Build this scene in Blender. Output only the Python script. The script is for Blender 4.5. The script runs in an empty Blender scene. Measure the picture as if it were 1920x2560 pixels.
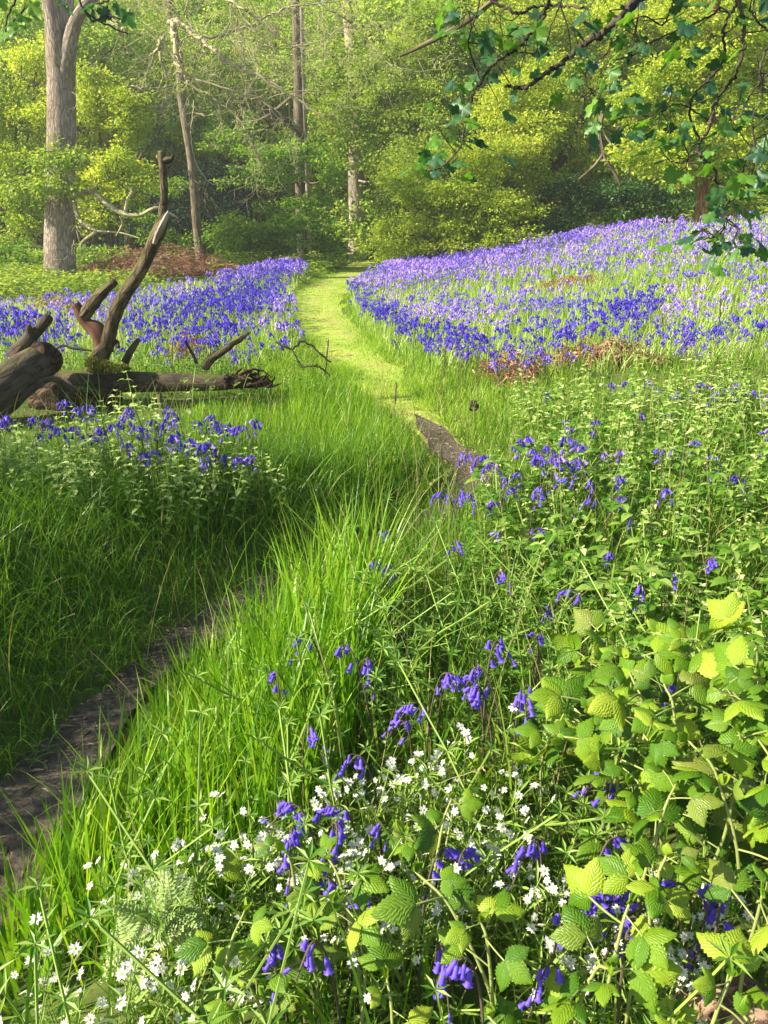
import bpy, math
import numpy as np
from mathutils import Vector, Matrix, Quaternion

PI = math.pi
rng = np.random.default_rng(11)
SC = bpy.context.scene
COL = SC.collection

# ------------------------------------------------------------------ camera, light, exposure
CAM_Z = 1.35
PITCH = math.radians(21.28)
FPX = 1848.0
cam_data = bpy.data.cameras.new('camera')
cam = bpy.data.objects.new('camera', cam_data)
COL.objects.link(cam)
cam_data.sensor_fit = 'VERTICAL'
cam_data.sensor_height = 36.0
cam_data.lens = 36.0 * FPX / 2560.0
cam_data.clip_start = 0.05
cam_data.clip_end = 600
cam.location = (0, 0, CAM_Z)
cam.rotation_euler = (PI / 2 - PITCH, 0, 0)
SC.camera = cam

SUN_TO = Vector((-0.84, -0.24, 0.58)).normalized()
SUN_EL = math.asin(SUN_TO.z)
SUN_AZ = math.atan2(SUN_TO.x, SUN_TO.y)          # clockwise from +Y
world = bpy.data.worlds.new('World')
SC.world = world
world.use_nodes = True
wn = world.node_tree
wn.nodes.clear()
sky = wn.nodes.new('ShaderNodeTexSky')
sky.sky_type = 'NISHITA'
sky.sun_disc = False
sky.sun_elevation = SUN_EL
sky.sun_rotation = SUN_AZ
sky.air_density = 1.0
bg = wn.nodes.new('ShaderNodeBackground')
bg.inputs['Strength'].default_value = 0.085
wo = wn.nodes.new('ShaderNodeOutputWorld')
wn.links.new(sky.outputs[0], bg.inputs[0])
wn.links.new(bg.outputs[0], wo.inputs[0])
sd = bpy.data.lights.new('sun', 'SUN')
sun = bpy.data.objects.new('sun', sd)
COL.objects.link(sun)
sd.energy = 5.0
sd.angle = math.radians(0.6)
sd.color = (1.0, 0.91, 0.72)
sun.rotation_euler = (-SUN_TO).to_track_quat('-Z', 'Y').to_euler()

SC.view_settings.view_transform = 'Standard'
SC.view_settings.look = 'None'
SC.view_settings.gamma = 1.0
SC.view_settings.use_curve_mapping = False
SC.view_settings.exposure = 1.35
SC.render.engine = 'CYCLES'
SC.cycles.max_bounces = 7
SC.cycles.diffuse_bounces = 4
SC.cycles.transmission_bounces = 4
SC.cycles.glossy_bounces = 2
SC.cycles.sample_clamp_indirect = 6.0
SC.cycles.use_denoising = True
SC.render.use_persistent_data = False

# ------------------------------------------------------------------ pixels, terrain, path
CP, SP = math.cos(PITCH), math.sin(PITCH)


def ray(px, py):
    a, b = (px - 960.0), (1280.0 - py)
    return np.array([a, FPX * CP + b * SP, -FPX * SP + b * CP]) / FPX


def P(px, py, d):
    """The point on the sight line of pixel (px, py) that lies d metres ahead."""
    r = ray(px, py)
    k = d / r[1]
    return np.array([r[0] * k, d, CAM_Z + r[2] * k])


def proj(x, y, z):
    zz = z - CAM_Z
    f = y * CP - zz * SP
    u = y * SP + zz * CP
    f = np.maximum(f, 1e-3)
    return 960 + FPX * x / f, 1280 - FPX * u / f


def sstep(a, b, x):
    t = np.clip((x - a) / (b - a), 0, 1)
    return t * t * (3 - 2 * t)


_w = np.random.default_rng(5)
_K = _w.normal(size=(24, 3))
_K /= np.linalg.norm(_K, axis=1)[:, None]
_PH = _w.uniform(0, 2 * PI, 24)


def noise3(p, scale, o=0):
    """cheap smooth noise in about -1..1 from a few plane waves; p is (N,3)."""
    s = 0
    for i in range(6):
        k = (o * 5 + i) % 24
        s = s + np.sin(p @ (_K[k] * (scale * (0.7 + 0.25 * i))) + _PH[k])
    return s / 3.2


def noise2(x, y, scale, o=0):
    return noise3(np.stack([x, y, np.full_like(x, 0.37 * o)], -1), scale, o)


_pp = [(-520, 2750, .17), (-260, 2330, .15), (0, 2040, .105), (185, 1870, .078), (285, 1740, .066), (420, 1620, .06), (610, 1515, .095), (790, 1428, .12),
       (960, 1335, .06), (1120, 1265, .07), (1195, 1205, .13), (1145, 1135, .12), (1080, 1070, .11), (1020, 1010, .16), (945, 935, .24),
       (870, 865, .30), (812, 800, .38), (795, 755, .42), (815, 715, .50), (868, 685, .55), (915, 664, .55), (960, 648, .6)]


def flat_at(px, py):
    r = ray(px, py)
    k = -CAM_Z / r[2]
    return r[0] * k, r[1] * k


_pw = np.array([(*flat_at(a, b), c) for a, b, c in _pp])
for i in range(1, len(_pw)):                               # keep y strictly rising along the path
    _pw[i, 1] = max(_pw[i, 1], _pw[i - 1, 1] + 0.05)


def catmull(pts, n):
    pts = np.asarray(pts, float)
    q = np.vstack([2 * pts[0] - pts[1], pts, 2 * pts[-1] - pts[-2]])
    out = []
    m = len(pts) - 1
    for t in np.linspace(0, m - 1e-6, n):
        i = int(t)
        f = t - i
        p0, p1, p2, p3 = q[i], q[i + 1], q[i + 2], q[i + 3]
        out.append(0.5 * ((2 * p1) + (-p0 + p2) * f + (2 * p0 - 5 * p1 + 4 * p2 - p3) * f * f + (-p0 + 3 * p1 - 3 * p2 + p3) * f ** 3))
    return np.array(out)


PATH = catmull(_pw, 240)
_o = np.argsort(PATH[:, 1])
_py, _px, _ph = PATH[_o, 1], PATH[_o, 0], PATH[_o, 2]
_slope = np.gradient(_px, np.maximum(_py, 0) + np.arange(len(_py)) * 1e-6)


def path_sd(x, y):
    """signed distance from the path's centre line (negative on its left) and half width there."""
    s = np.interp(y, _py, _slope)
    return (x - np.interp(y, _py, _px)) / np.sqrt(1 + s * s), np.interp(y, _py, _ph)


def terr(x, y):
    x = np.asarray(x, float)
    y = np.asarray(y, float)
    sd, hw = path_sd(x, y)
    z = 0.20 * (np.logaddexp(0, (x - 1.6) * 1.6) / 1.6) * sstep(2.5, 15, y) * (1 - 0.5 * sstep(12, 40, x))
    h = np.maximum(0, y - 31)
    z = z + np.minimum(0.17 * h * h / (h + 8), 16)
    near = 1 - sstep(2.8, 4.8, y)
    z = z + 0.20 * sstep(0.16, 0.9, -sd) * near + 0.10 * sstep(0.16, 0.7, sd) * near
    z = z - 0.04 * (1 - sstep(hw, hw + 0.25, np.abs(sd))) * (1 - sstep(26, 30, y))
    g = sstep(0.15, 0.6, np.abs(sd))
    z = z + g * (0.035 * noise2(x, y, 1.9, 1) + 0.018 * noise2(x, y, 5.0, 2)) + 0.006 * noise2(x, y, 17.0, 3)
    return z


def at(px, py, h=0.0):
    """where the sight line of a pixel meets the ground raised by h"""
    r = ray(px, py)
    lo = 0.3
    for d in np.geomspace(0.4, 60, 500):
        k = d / r[1]
        if CAM_Z + r[2] * k < terr(r[0] * k, d) + h:
            break
        lo = d
    hi = d
    for _ in range(18):
        m = 0.5 * (lo + hi)
        k = m / r[1]
        if CAM_Z + r[2] * k < terr(r[0] * k, m) + h:
            hi = m
        else:
            lo = m
    k = hi / r[1]
    return np.array([r[0] * k, hi, float(terr(r[0] * k, hi))])


# ------------------------------------------------------------------ mesh helpers
class G:
    """collects vertices, faces and uvs into ONE mesh"""

    def __init__(self):
        self.v, self.f, self.m, self.uv, self.n = [], [], [], [], 0

    def add(self, V, F, mi=0, uv=None):
        V = np.asarray(V, float).reshape(-1, 3)
        self.v.append(V)
        self.uv.append(np.zeros((len(V), 2)) if uv is None else np.asarray(uv, float))
        for A in (F if isinstance(F, (list, tuple)) else [F]):
            A = np.asarray(A, int)
            if len(A):
                self.f.append(A + self.n)
                self.m.append(np.full(len(A), mi) if np.isscalar(mi) else mi)
        self.n += len(V)
        return self

    def arrays(self):
        return np.vstack(self.v), self.f, self.m, np.vstack(self.uv)

    def mesh(self, name, mats, smooth=True):
        V, F, M, UV = self.arrays()
        me = bpy.data.meshes.new(name)
        me.vertices.add(len(V))
        me.vertices.foreach_set('co', V.astype(np.float32).ravel())
        li = np.concatenate([f.ravel() for f in F])
        tot = np.concatenate([np.full(len(f), f.shape[1]) for f in F])
        me.loops.add(len(li))
        me.loops.foreach_set('vertex_index', li.astype(np.int32))
        me.polygons.add(len(tot))
        me.polygons.foreach_set('loop_start', (np.cumsum(tot) - tot).astype(np.int32))
        me.polygons.foreach_set('material_index', np.concatenate(M).astype(np.int32))
        me.polygons.foreach_set('use_smooth', np.full(len(tot), smooth))
        ul = me.uv_layers.new(name='UVMap')
        ul.data.foreach_set('uv', UV[li].astype(np.float32).ravel())
        for m in (mats if isinstance(mats, (list, tuple)) else [mats]):
            me.materials.append(m)
        me.update(calc_edges=True)
        return me

    def build(self, name, mats, parent=None, smooth=True):
        return link(name, self.mesh(name, mats, smooth), parent)


def link(name, data, parent=None, loc=None, rot=None, scale=None):
    o = bpy.data.objects.new(name, data)
    COL.objects.link(o)
    if parent is not None:
        o.parent = parent
    if loc is not None:
        o.location = loc
    if rot is not None:
        o.rotation_euler = rot
    if scale is not None:
        o.scale = (scale,) * 3 if np.isscalar(scale) else scale
    return o


def tag(o, label=None, cat=None, group=None, kind=None):
    if label:
        o['label'] = label
    if cat:
        o['category'] = cat
    if group:
        o['group'] = group
    if kind:
        o['kind'] = kind
    return o


def empty(name, loc=(0, 0, 0), rotz=0.0, scale=1.0):
    o = bpy.data.objects.new(name, None)
    o.empty_display_size = 0.05
    COL.objects.link(o)
    o.location = loc
    o.rotation_euler = (0, 0, rotz)
    o.scale = (scale,) * 3
    return o


def copy_tree(o, kids, parent=None):
    c = o.copy()
    COL.objects.link(c)
    if parent is not None:
        c.parent = parent
    for ch in kids.get(o.name, ()):
        copy_tree(ch, kids, c)
    return c


def kid_map(root):
    m = {}
    def walk(o):
        m[o.name] = list(o.children)
        for c in o.children:
            walk(c)
    walk(root)
    return m


def unit(a):
    return a / np.maximum(np.linalg.norm(a, axis=-1, keepdims=True), 1e-9)


def tube(g, pts, rad, n=8, mi=0, bump=0.0, seed=0, cap=True, lump=3.0):
    """a round limb along pts with a radius per point; uv in metres round and along the limb"""
    pts = np.asarray(pts, float)
    m = len(pts)
    rad = np.broadcast_to(np.asarray(rad, float), (m,)).copy()
    T = unit(np.gradient(pts, axis=0))
    ref = np.array([0, 0, 1.0]) if abs(T[0][2]) < 0.9 else np.array([1.0, 0, 0])
    N = np.zeros((m, 3))
    N[0] = unit(np.cross(T[0], ref))
    for i in range(1, m):
        v = N[i - 1] - T[i] * (N[i - 1] @ T[i])
        N[i] = v / max(np.linalg.norm(v), 1e-9)
    B = np.cross(T, N)
    th = np.linspace(0, 2 * PI, n + 1)
    ln = np.concatenate([[0], np.cumsum(np.linalg.norm(np.diff(pts, axis=0), axis=1))])
    D = N[:, None] * np.cos(th)[None, :, None] + B[:, None] * np.sin(th)[None, :, None]
    R = np.repeat(rad[:, None], n + 1, 1)
    if bump:
        q = (pts[:, None] + D * rad[:, None, None]).reshape(-1, 3)
        nz = noise3(q, lump / max(rad.max(), 1e-3) * 0.35, seed) * 0.6 + noise3(q, lump / max(rad.max(), 1e-3), seed + 1) * 0.4
        R = R * (1 + bump * nz.reshape(m, n + 1))
        R[:, -1] = R[:, 0]
    V = (pts[:, None] + D * R[..., None]).reshape(-1, 3)
    uv = np.stack(np.broadcast_arrays(th[None] / (2 * PI) * rad.mean() * 6.28, ln[:, None]), -1).reshape(-1, 2)
    i, j = np.meshgrid(np.arange(m - 1), np.arange(n), indexing='ij')
    a = (i * (n + 1) + j).ravel()
    Q = np.stack([a, a + 1, a + n + 2, a + n + 1], 1)
    F = [Q]
    if cap:
        V = np.vstack([V, pts[-1] + T[-1] * rad[-1] * 0.3, pts[0] - T[0] * rad[0] * 0.2])
        uv = np.vstack([uv, [0, ln[-1]], [0, 0]])
        k = np.arange(n)
        e = (m - 1) * (n + 1)
        F.append(np.stack([e + k, e + k + 1, np.full(n, len(V) - 2)], 1))
        F.append(np.stack([k + 1, k, np.full(n, len(V) - 1)], 1))
    g.add(V, F, mi, uv)


def blades(g, base, h, w, az, phi0, kap, segs=4, twist=None, mi=0, fold=0.0):
    """grass blades: strips that start at phi0 from upright and bend by kap towards azimuth az"""
    N = len(base)
    t = np.linspace(0, 1, segs + 1)
    tm = 0.5 * (t[1:] + t[:-1])
    ph = phi0[:, None] + kap[:, None] * (tm ** 1.5)[None]
    st = h[:, None] / segs
    r = np.concatenate([np.zeros((N, 1)), np.cumsum(np.sin(ph) * st, 1)], 1)
    z = np.concatenate([np.zeros((N, 1)), np.cumsum(np.cos(ph) * st, 1)], 1)
    ca, sa = np.cos(az), np.sin(az)
    C = np.stack([base[:, 0, None] + r * ca[:, None], base[:, 1, None] + r * sa[:, None], base[:, 2, None] + z], -1)
    tw = az + PI / 2 + (0 if twist is None else twist)
    S = np.stack([np.cos(tw), np.sin(tw), np.zeros(N)], -1)
    wt = (1 - t ** 1.7) * (0.75 + 0.25 * np.minimum(t * 4, 1))
    W = w[:, None] * wt[None] * 0.5
    Lf = C[:, :-1] + S[:, None] * W[:, :-1, None]
    Rt = C[:, :-1] - S[:, None] * W[:, :-1, None]
    V = np.concatenate([np.stack([Lf, Rt], 2).reshape(N, 2 * segs, 3), C[:, -1:]], 1)
    k = 2 * segs + 1
    q = np.array([[2 * i, 2 * i + 1, 2 * i + 3, 2 * i + 2] for i in range(segs - 1)]).reshape(-1, 4)
    tr = np.array([[2 * segs - 2, 2 * segs - 1, 2 * segs]])
    off = (np.arange(N) * k)[:, None, None]
    uvt = np.concatenate([np.repeat(t[:-1], 2), [1]])
    uv = np.stack([np.zeros(k), uvt], -1)
    F = [(tr[None] + off).reshape(-1, 3)]
    if len(q):
        F.insert(0, (q[None] + off).reshape(-1, 4))
    g.add(V.reshape(-1, 3), F, mi, np.tile(uv, (N, 1)))


def leafquads(g, C, D, Nn, L, W, fold=0.18, mi=0):
    """pointed leaves folded along the midrib: base C, axis D, face normal Nn"""
    N = len(C)
    S = unit(np.cross(D, Nn))
    Nn = np.cross(S, D)
    L = L[:, None]
    W = W[:, None]
    m = C + D * L * 0.48
    V = np.stack([C, m + S * W * .5 + Nn * W * fold, C + D * L - Nn * L * 0.12, m - S * W * .5 + Nn * W * fold], 1).reshape(-1, 3)
    a = np.arange(N) * 4
    F = np.concatenate([np.stack([a, a + 1, a + 2], 1), np.stack([a, a + 2, a + 3], 1)])
    g.add(V, F, mi)


def replicate(g, tpl, pos, rz, sc, tilt=None, taz=None):
    """many copies of a template (V, F, M) in one mesh: stuff"""
    V, F, M = tpl
    N = len(pos)
    c, s = np.cos(rz), np.sin(rz)
    X = V[None, :, 0] * c[:, None] - V[None, :, 1] * s[:, None]
    Y = V[None, :, 0] * s[:, None] + V[None, :, 1] * c[:, None]
    Z = np.repeat(V[None, :, 2], N, 0)
    if tilt is not None:
        X = X + Z * (np.sin(tilt) * np.cos(taz))[:, None]
        Y = Y + Z * (np.sin(tilt) * np.sin(taz))[:, None]
        Z = Z * np.cos(tilt)[:, None]
    W = np.stack([X, Y, Z], -1) * sc[:, None, None] + pos[:, None]
    off = (np.arange(N) * len(V))[:, None, None]
    base = g.n
    g.v.append(W.reshape(-1, 3))
    g.uv.append(np.zeros((N * len(V), 2)))
    for f, m in zip(F, M):
        g.f.append((f[None] + off).reshape(-1, f.shape[1]) + base)
        g.m.append(np.tile(m, N))
    g.n += N * len(V)


def tpl_of(g):
    V, F, M, _ = g.arrays()
    return V, F, [np.asarray(m) for m in M]


# ------------------------------------------------------------------ materials
def mat(name):
    m = bpy.data.materials.new(name)
    m.use_nodes = True
    nt = m.node_tree
    nt.nodes.clear()
    return m, nt


def nn(nt, typ, **kw):
    n = nt.nodes.new(typ)
    for k, v in kw.items():
        if k.startswith('i_'):
            n.inputs[k[2:].replace('_', ' ')].default_value = v
        else:
            setattr(n, k, v)
    return n


def ramp(nt, stops, interp='LINEAR'):
    r = nt.nodes.new('ShaderNodeValToRGB')
    r.color_ramp.interpolation = interp
    el = r.color_ramp.elements
    while len(el) < len(stops):
        el.new(0.5)
    for e, (p, c) in zip(el, stops):
        e.position = p
        e.color = (*c, 1)
    return r


def leaf_mat(name, cols, trans=(1.3, 1.25, 0.6), tf=0.4, rough=0.45, spec=0.4, src='island', veins=0.0, patch=0.25, pscale=0.8):
    """leaf: each leaf takes a colour of its own from cols, patches drift with place; light shines through"""
    m, nt = mat(name)
    L = nt.links.new
    geo = nn(nt, 'ShaderNodeNewGeometry')
    obi = nn(nt, 'ShaderNodeObjectInfo')
    tc = nn(nt, 'ShaderNodeTexCoord')
    no = nn(nt, 'ShaderNodeTexNoise', i_Scale=pscale, i_Detail=2.0)
    L(geo.outputs['Position'], no.inputs['Vector'])
    ma = nn(nt, 'ShaderNodeMath', operation='MULTIPLY_ADD')
    ma.inputs[1].default_value = 2.4 * patch
    ma.inputs[2].default_value = -1.2 * patch
    L(no.outputs['Fac'], ma.inputs[0])
    ad = nn(nt, 'ShaderNodeMath', operation='ADD')
    L(geo.outputs['Random Per Island'] if src == 'island' else obi.outputs['Random'], ad.inputs[0])
    L(ma.outputs[0], ad.inputs[1])
    k = len(cols)
    r = ramp(nt, [(i / max(k - 1, 1), c) for i, c in enumerate(cols)])
    L(ad.outputs[0], r.inputs[0])
    col = r.outputs[0]
    pr = nn(nt, 'ShaderNodeBsdfPrincipled', i_Roughness=rough)
    pr.inputs['Specular IOR Level'].default_value = spec
    if veins:
        uv = nn(nt, 'ShaderNodeUVMap')
        sep = nn(nt, 'ShaderNodeSeparateXYZ')
        L(uv.outputs[0], sep.inputs[0])
        # side veins run forward from the midrib: rows of v + slope*|u|
        au = nn(nt, 'ShaderNodeMath', operation='ABSOLUTE')
        L(sep.outputs[0], au.inputs[0])
        a1 = nn(nt, 'ShaderNodeMath', operation='MULTIPLY_ADD')
        a1.inputs[1].default_value = -0.42
        L(au.outputs[0], a1.inputs[0])
        L(sep.outputs[1], a1.inputs[2])
        a2 = nn(nt, 'ShaderNodeMath', operation='MULTIPLY')
        a2.inputs[1].default_value = 2 * PI * 8
        L(a1.outputs[0], a2.inputs[0])
        a3 = nn(nt, 'ShaderNodeMath', operation='SINE')
        L(a2.outputs[0], a3.inputs[0])
        a4 = nn(nt, 'ShaderNodeMapRange')
        a4.inputs[1].default_value = 0.80
        a4.inputs[2].default_value = 1.0
        a4.inputs[3].default_value = 0.0
        a4.inputs[4].default_value = 1.0
        L(a3.outputs[0], a4.inputs[0])
        mr = nn(nt, 'ShaderNodeMapRange')
        mr.inputs[1].default_value = 0.09
        mr.inputs[2].default_value = 0.03
        mr.inputs[3].default_value = 0
        mr.inputs[4].default_value = 1
        L(au.outputs[0], mr.inputs[0])
        mx = nn(nt, 'ShaderNodeMath', operation='MAXIMUM')
        L(a4.outputs[0], mx.inputs[0])
        L(mr.outputs[0], mx.inputs[1])
        mv = nn(nt, 'ShaderNodeMixRGB', blend_type='MULTIPLY')
        mv.inputs[2].default_value = (0.62, 0.70, 0.45, 1)
        mu = nn(nt, 'ShaderNodeMath', operation='MULTIPLY')
        mu.inputs[1].default_value = veins
        L(mx.outputs[0], mu.inputs[0])
        L(mu.outputs[0], mv.inputs[0])
        L(col, mv.inputs[1])
        col = mv.outputs[0]
        bp = nn(nt, 'ShaderNodeBump', i_Strength=0.32, i_Distance=0.003)
        L(a3.outputs[0], bp.inputs['Height'])
        L(bp.outputs[0], pr.inputs['Normal'])
    L(col, pr.inputs['Base Color'])
    tl = nn(nt, 'ShaderNodeBsdfTranslucent')
    mc = nn(nt, 'ShaderNodeMixRGB', blend_type='MULTIPLY')
    mc.inputs[0].default_value = 1
    mc.inputs[2].default_value = (*trans, 1)
    L(col, mc.inputs[1])
    L(mc.outputs[0], tl.inputs[0])
    ms = nn(nt, 'ShaderNodeMixShader')
    ms.inputs[0].default_value = tf
    L(pr.outputs[0], ms.inputs[1])
    L(tl.outputs[0], ms.inputs[2])
    out = nn(nt, 'ShaderNodeOutputMaterial')
    L(ms.outputs[0], out.inputs[0])
    return m


def bark_mat(name, dark, light, moss=0.0, mosscol=(0.07, 0.09, 0.02), scale=14.0, stretch=0.16, bump=0.9, dist=0.02, furrow=1.0):
    m, nt = mat(name)
    L = nt.links.new
    uv = nn(nt, 'ShaderNodeUVMap')
    mp = nn(nt, 'ShaderNodeMapping')
    mp.inputs['Scale'].default_value = (1, stretch, 1)
    L(uv.outputs[0], mp.inputs[0])
    n1 = nn(nt, 'ShaderNodeTexNoise', i_Scale=scale, i_Detail=6.0, i_Roughness=0.65, i_Distortion=0.6)
    L(mp.outputs[0], n1.inputs['Vector'])
    vo = nn(nt, 'ShaderNodeTexVoronoi', feature='DISTANCE_TO_EDGE', i_Scale=scale * 0.9)
    ds = nn(nt, 'ShaderNodeVectorMath', operation='MULTIPLY_ADD')
    ds.inputs[1].default_value = (0.10, 0.10, 0)
    L(n1.outputs['Color'], ds.inputs[0])
    L(mp.outputs[0], ds.inputs[2])
    L(ds.outputs[0], vo.inputs['Vector'])
    vr = nn(nt, 'ShaderNodeMapRange')
    vr.inputs[1].default_value = 0.0
    vr.inputs[2].default_value = 0.16
    L(vo.outputs['Distance'], vr.inputs[0])
    n2 = nn(nt, 'ShaderNodeTexNoise', i_Scale=2.3, i_Detail=4.0)
    geo = nn(nt, 'ShaderNodeNewGeometry')
    L(geo.outputs['Position'], n2.inputs['Vector'])
    h = nn(nt, 'ShaderNodeMath', operation='MULTIPLY_ADD')
    h.inputs[1].default_value = 0.55 * furrow
    L(vr.outputs[0], h.inputs[0])
    L(n1.outputs['Fac'], h.inputs[2])
    hs = nn(nt, 'ShaderNodeMapRange')
    hs.inputs[1].default_value = 0.35
    hs.inputs[2].default_value = 1.15
    L(h.outputs[0], hs.inputs[0])
    r = ramp(nt, [(0, dark), (1, light)])
    L(hs.outputs[0], r.inputs[0])
    mx = nn(nt, 'ShaderNodeMixRGB', blend_type='MULTIPLY')
    mx.inputs[0].default_value = 0.7
    r2 = ramp(nt, [(0.3, (0.55, 0.5, 0.42)), (0.7, (1.15, 1.12, 1.1))])
    L(n2.outputs['Fac'], r2.inputs[0])
    L(r.outputs[0], mx.inputs[1])
    L(r2.outputs[0], mx.inputs[2])
    col = mx.outputs[0]
    if moss:
        sp = nn(nt, 'ShaderNodeSeparateXYZ')
        L(geo.outputs['Normal'], sp.inputs[0])
        n3 = nn(nt, 'ShaderNodeTexNoise', i_Scale=5.0, i_Detail=5.0, i_Roughness=0.7)
        L(geo.outputs['Position'], n3.inputs['Vector'])
        a = nn(nt, 'ShaderNodeMath', operation='MULTIPLY_ADD')
        a.inputs[1].default_value = 0.45
        L(sp.outputs[2], a.inputs[0])
        L(n3.outputs['Fac'], a.inputs[2])
        mr = nn(nt, 'ShaderNodeMapRange')
        mr.inputs[1].default_value = 0.95 - moss
        mr.inputs[2].default_value = 1.15 - moss
        L(a.outputs[0], mr.inputs[0])
        mm = nn(nt, 'ShaderNodeMixRGB')
        mm.inputs[2].default_value = (*mosscol, 1)
        L(mr.outputs[0], mm.inputs[0])
        L(col, mm.inputs[1])
        col = mm.outputs[0]
    pr = nn(nt, 'ShaderNodeBsdfPrincipled', i_Roughness=0.9)
    pr.inputs['Specular IOR Level'].default_value = 0.15
    L(col, pr.inputs['Base Color'])
    bp = nn(nt, 'ShaderNodeBump', i_Strength=bump, i_Distance=dist)
    L(hs.outputs[0], bp.inputs['Height'])
    L(bp.outputs[0], pr.inputs['Normal'])
    out = nn(nt, 'ShaderNodeOutputMaterial')
    L(pr.outputs[0], out.inputs[0])
    return m


def ground_mat(name, stops, scale, fine, bump=0.5, dist=0.02, rough=0.95, flecks=None):
    m, nt = mat(name)
    L = nt.links.new
    geo = nn(nt, 'ShaderNodeNewGeometry')
    n1 = nn(nt, 'ShaderNodeTexNoise', i_Scale=scale, i_Detail=8.0, i_Roughness=0.65)
    n2 = nn(nt, 'ShaderNodeTexNoise', i_Scale=fine, i_Detail=6.0, i_Roughness=0.7)
    L(geo.outputs['Position'], n1.inputs['Vector'])
    L(geo.outputs['Position'], n2.inputs['Vector'])
    a = nn(nt, 'ShaderNodeMath', operation='MULTIPLY_ADD')
    a.inputs[1].default_value = 0.6
    L(n2.outputs['Fac'], a.inputs[0])
    b = nn(nt, 'ShaderNodeMath', operation='MULTIPLY')
    b.inputs[1].default_value = 0.55
    L(n1.outputs['Fac'], b.inputs[0])
    L(b.outputs[0], a.inputs[2])
    r = ramp(nt, stops)
    L(a.outputs[0], r.inputs[0])
    col = r.outputs[0]
    if flecks:
        v = nn(nt, 'ShaderNodeTexVoronoi', i_Scale=fine * 1.6, i_Randomness=1.0)
        L(geo.outputs['Position'], v.inputs['Vector'])
        q = nn(nt, 'ShaderNodeSeparateXYZ')
        L(v.outputs['Color'], q.inputs[0])
        g_ = nn(nt, 'ShaderNodeMath', operation='GREATER_THAN')
        g_.inputs[1].default_value = 0.86
        L(q.outputs[0], g_.inputs[0])
        mm = nn(nt, 'ShaderNodeMixRGB')
        mm.inputs[2].default_value = (*flecks, 1)
        L(g_.outputs[0], mm.inputs[0])
        L(col, mm.inputs[1])
        col = mm.outputs[0]
    pr = nn(nt, 'ShaderNodeBsdfPrincipled', i_Roughness=rough)
    pr.inputs['Specular IOR Level'].default_value = 0.2
    L(col, pr.inputs['Base Color'])
    bp = nn(nt, 'ShaderNodeBump', i_Strength=bump, i_Distance=dist)
    L(a.outputs[0], bp.inputs['Height'])
    L(bp.outputs[0], pr.inputs['Normal'])
    out = nn(nt, 'ShaderNodeOutputMaterial')
    L(pr.outputs[0], out.inputs[0])
    return m


def plain_mat(name, col, rough=0.7, spec=0.3, tf=0.0, tcol=None, var=0.2):
    m, nt = mat(name)
    L = nt.links.new
    geo = nn(nt, 'ShaderNodeNewGeometry')
    r = ramp(nt, [(0, tuple(c * (1 - var) for c in col)), (1, tuple(min(1, c * (1 + var)) for c in col))])
    n1 = nn(nt, 'ShaderNodeTexNoise', i_Scale=90.0, i_Detail=3.0)
    L(geo.outputs['Position'], n1.inputs['Vector'])
    ad = nn(nt, 'ShaderNodeMath', operation='MULTIPLY_ADD')
    ad.inputs[1].default_value = 0.5
    L(n1.outputs['Fac'], ad.inputs[0])
    m5 = nn(nt, 'ShaderNodeMath', operation='MULTIPLY')
    m5.inputs[1].default_value = 0.6
    L(geo.outputs['Random Per Island'], m5.inputs[0])
    L(m5.outputs[0], ad.inputs[2])
    L(ad.outputs[0], r.inputs[0])
    pr = nn(nt, 'ShaderNodeBsdfPrincipled', i_Roughness=rough)
    pr.inputs['Specular IOR Level'].default_value = spec
    L(r.outputs[0], pr.inputs['Base Color'])
    out = nn(nt, 'ShaderNodeOutputMaterial')
    if tf:
        tl = nn(nt, 'ShaderNodeBsdfTranslucent')
        if tcol:
            tl.inputs[0].default_value = (*tcol, 1)
        else:
            L(r.outputs[0], tl.inputs[0])
        ms = nn(nt, 'ShaderNodeMixShader')
        ms.inputs[0].default_value = tf
        L(pr.outputs[0], ms.inputs[1])
        L(tl.outputs[0], ms.inputs[2])
        L(ms.outputs[0], out.inputs[0])
    else:
        L(pr.outputs[0], out.inputs[0])
    return m


M = {}
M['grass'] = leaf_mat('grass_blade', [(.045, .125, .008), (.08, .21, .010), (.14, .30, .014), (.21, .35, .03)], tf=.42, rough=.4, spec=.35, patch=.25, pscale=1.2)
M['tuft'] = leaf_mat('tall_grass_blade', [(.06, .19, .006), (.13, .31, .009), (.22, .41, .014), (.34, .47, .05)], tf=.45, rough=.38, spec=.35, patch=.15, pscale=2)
M['lime'] = leaf_mat('lime_grass_blade', [(.13, .30, .012), (.22, .42, .018), (.33, .50, .03), (.45, .52, .09)], tf=.42, rough=.45, patch=.25, pscale=1.2)
M['field'] = leaf_mat('strap_leaf', [(.13, .31, .03), (.24, .44, .05), (.38, .56, .09), (.54, .64, .20), (.66, .62, .38)], tf=.35, rough=.4, spec=.4, patch=.3, pscale=.7)
M['nettle'] = leaf_mat('nettle_leaf', [(.17, .32, .04), (.33, .48, .09), (.52, .64, .20), (.70, .76, .38)], tf=.35, rough=.5, patch=.2, pscale=1.5)
M['herb'] = leaf_mat('herb_leaf', [(.05, .155, .014), (.10, .24, .018), (.18, .32, .035), (.30, .42, .09)], tf=.38, rough=.5, patch=.25, pscale=1.5)
M['bramble'] = leaf_mat('bramble_leaf', [(.075, .19, .010), (.13, .26, .014), (.22, .35, .018), (.36, .46, .045)], tf=.34, rough=.46, spec=.35, src='object', veins=.5, patch=.12, pscale=4)
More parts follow.
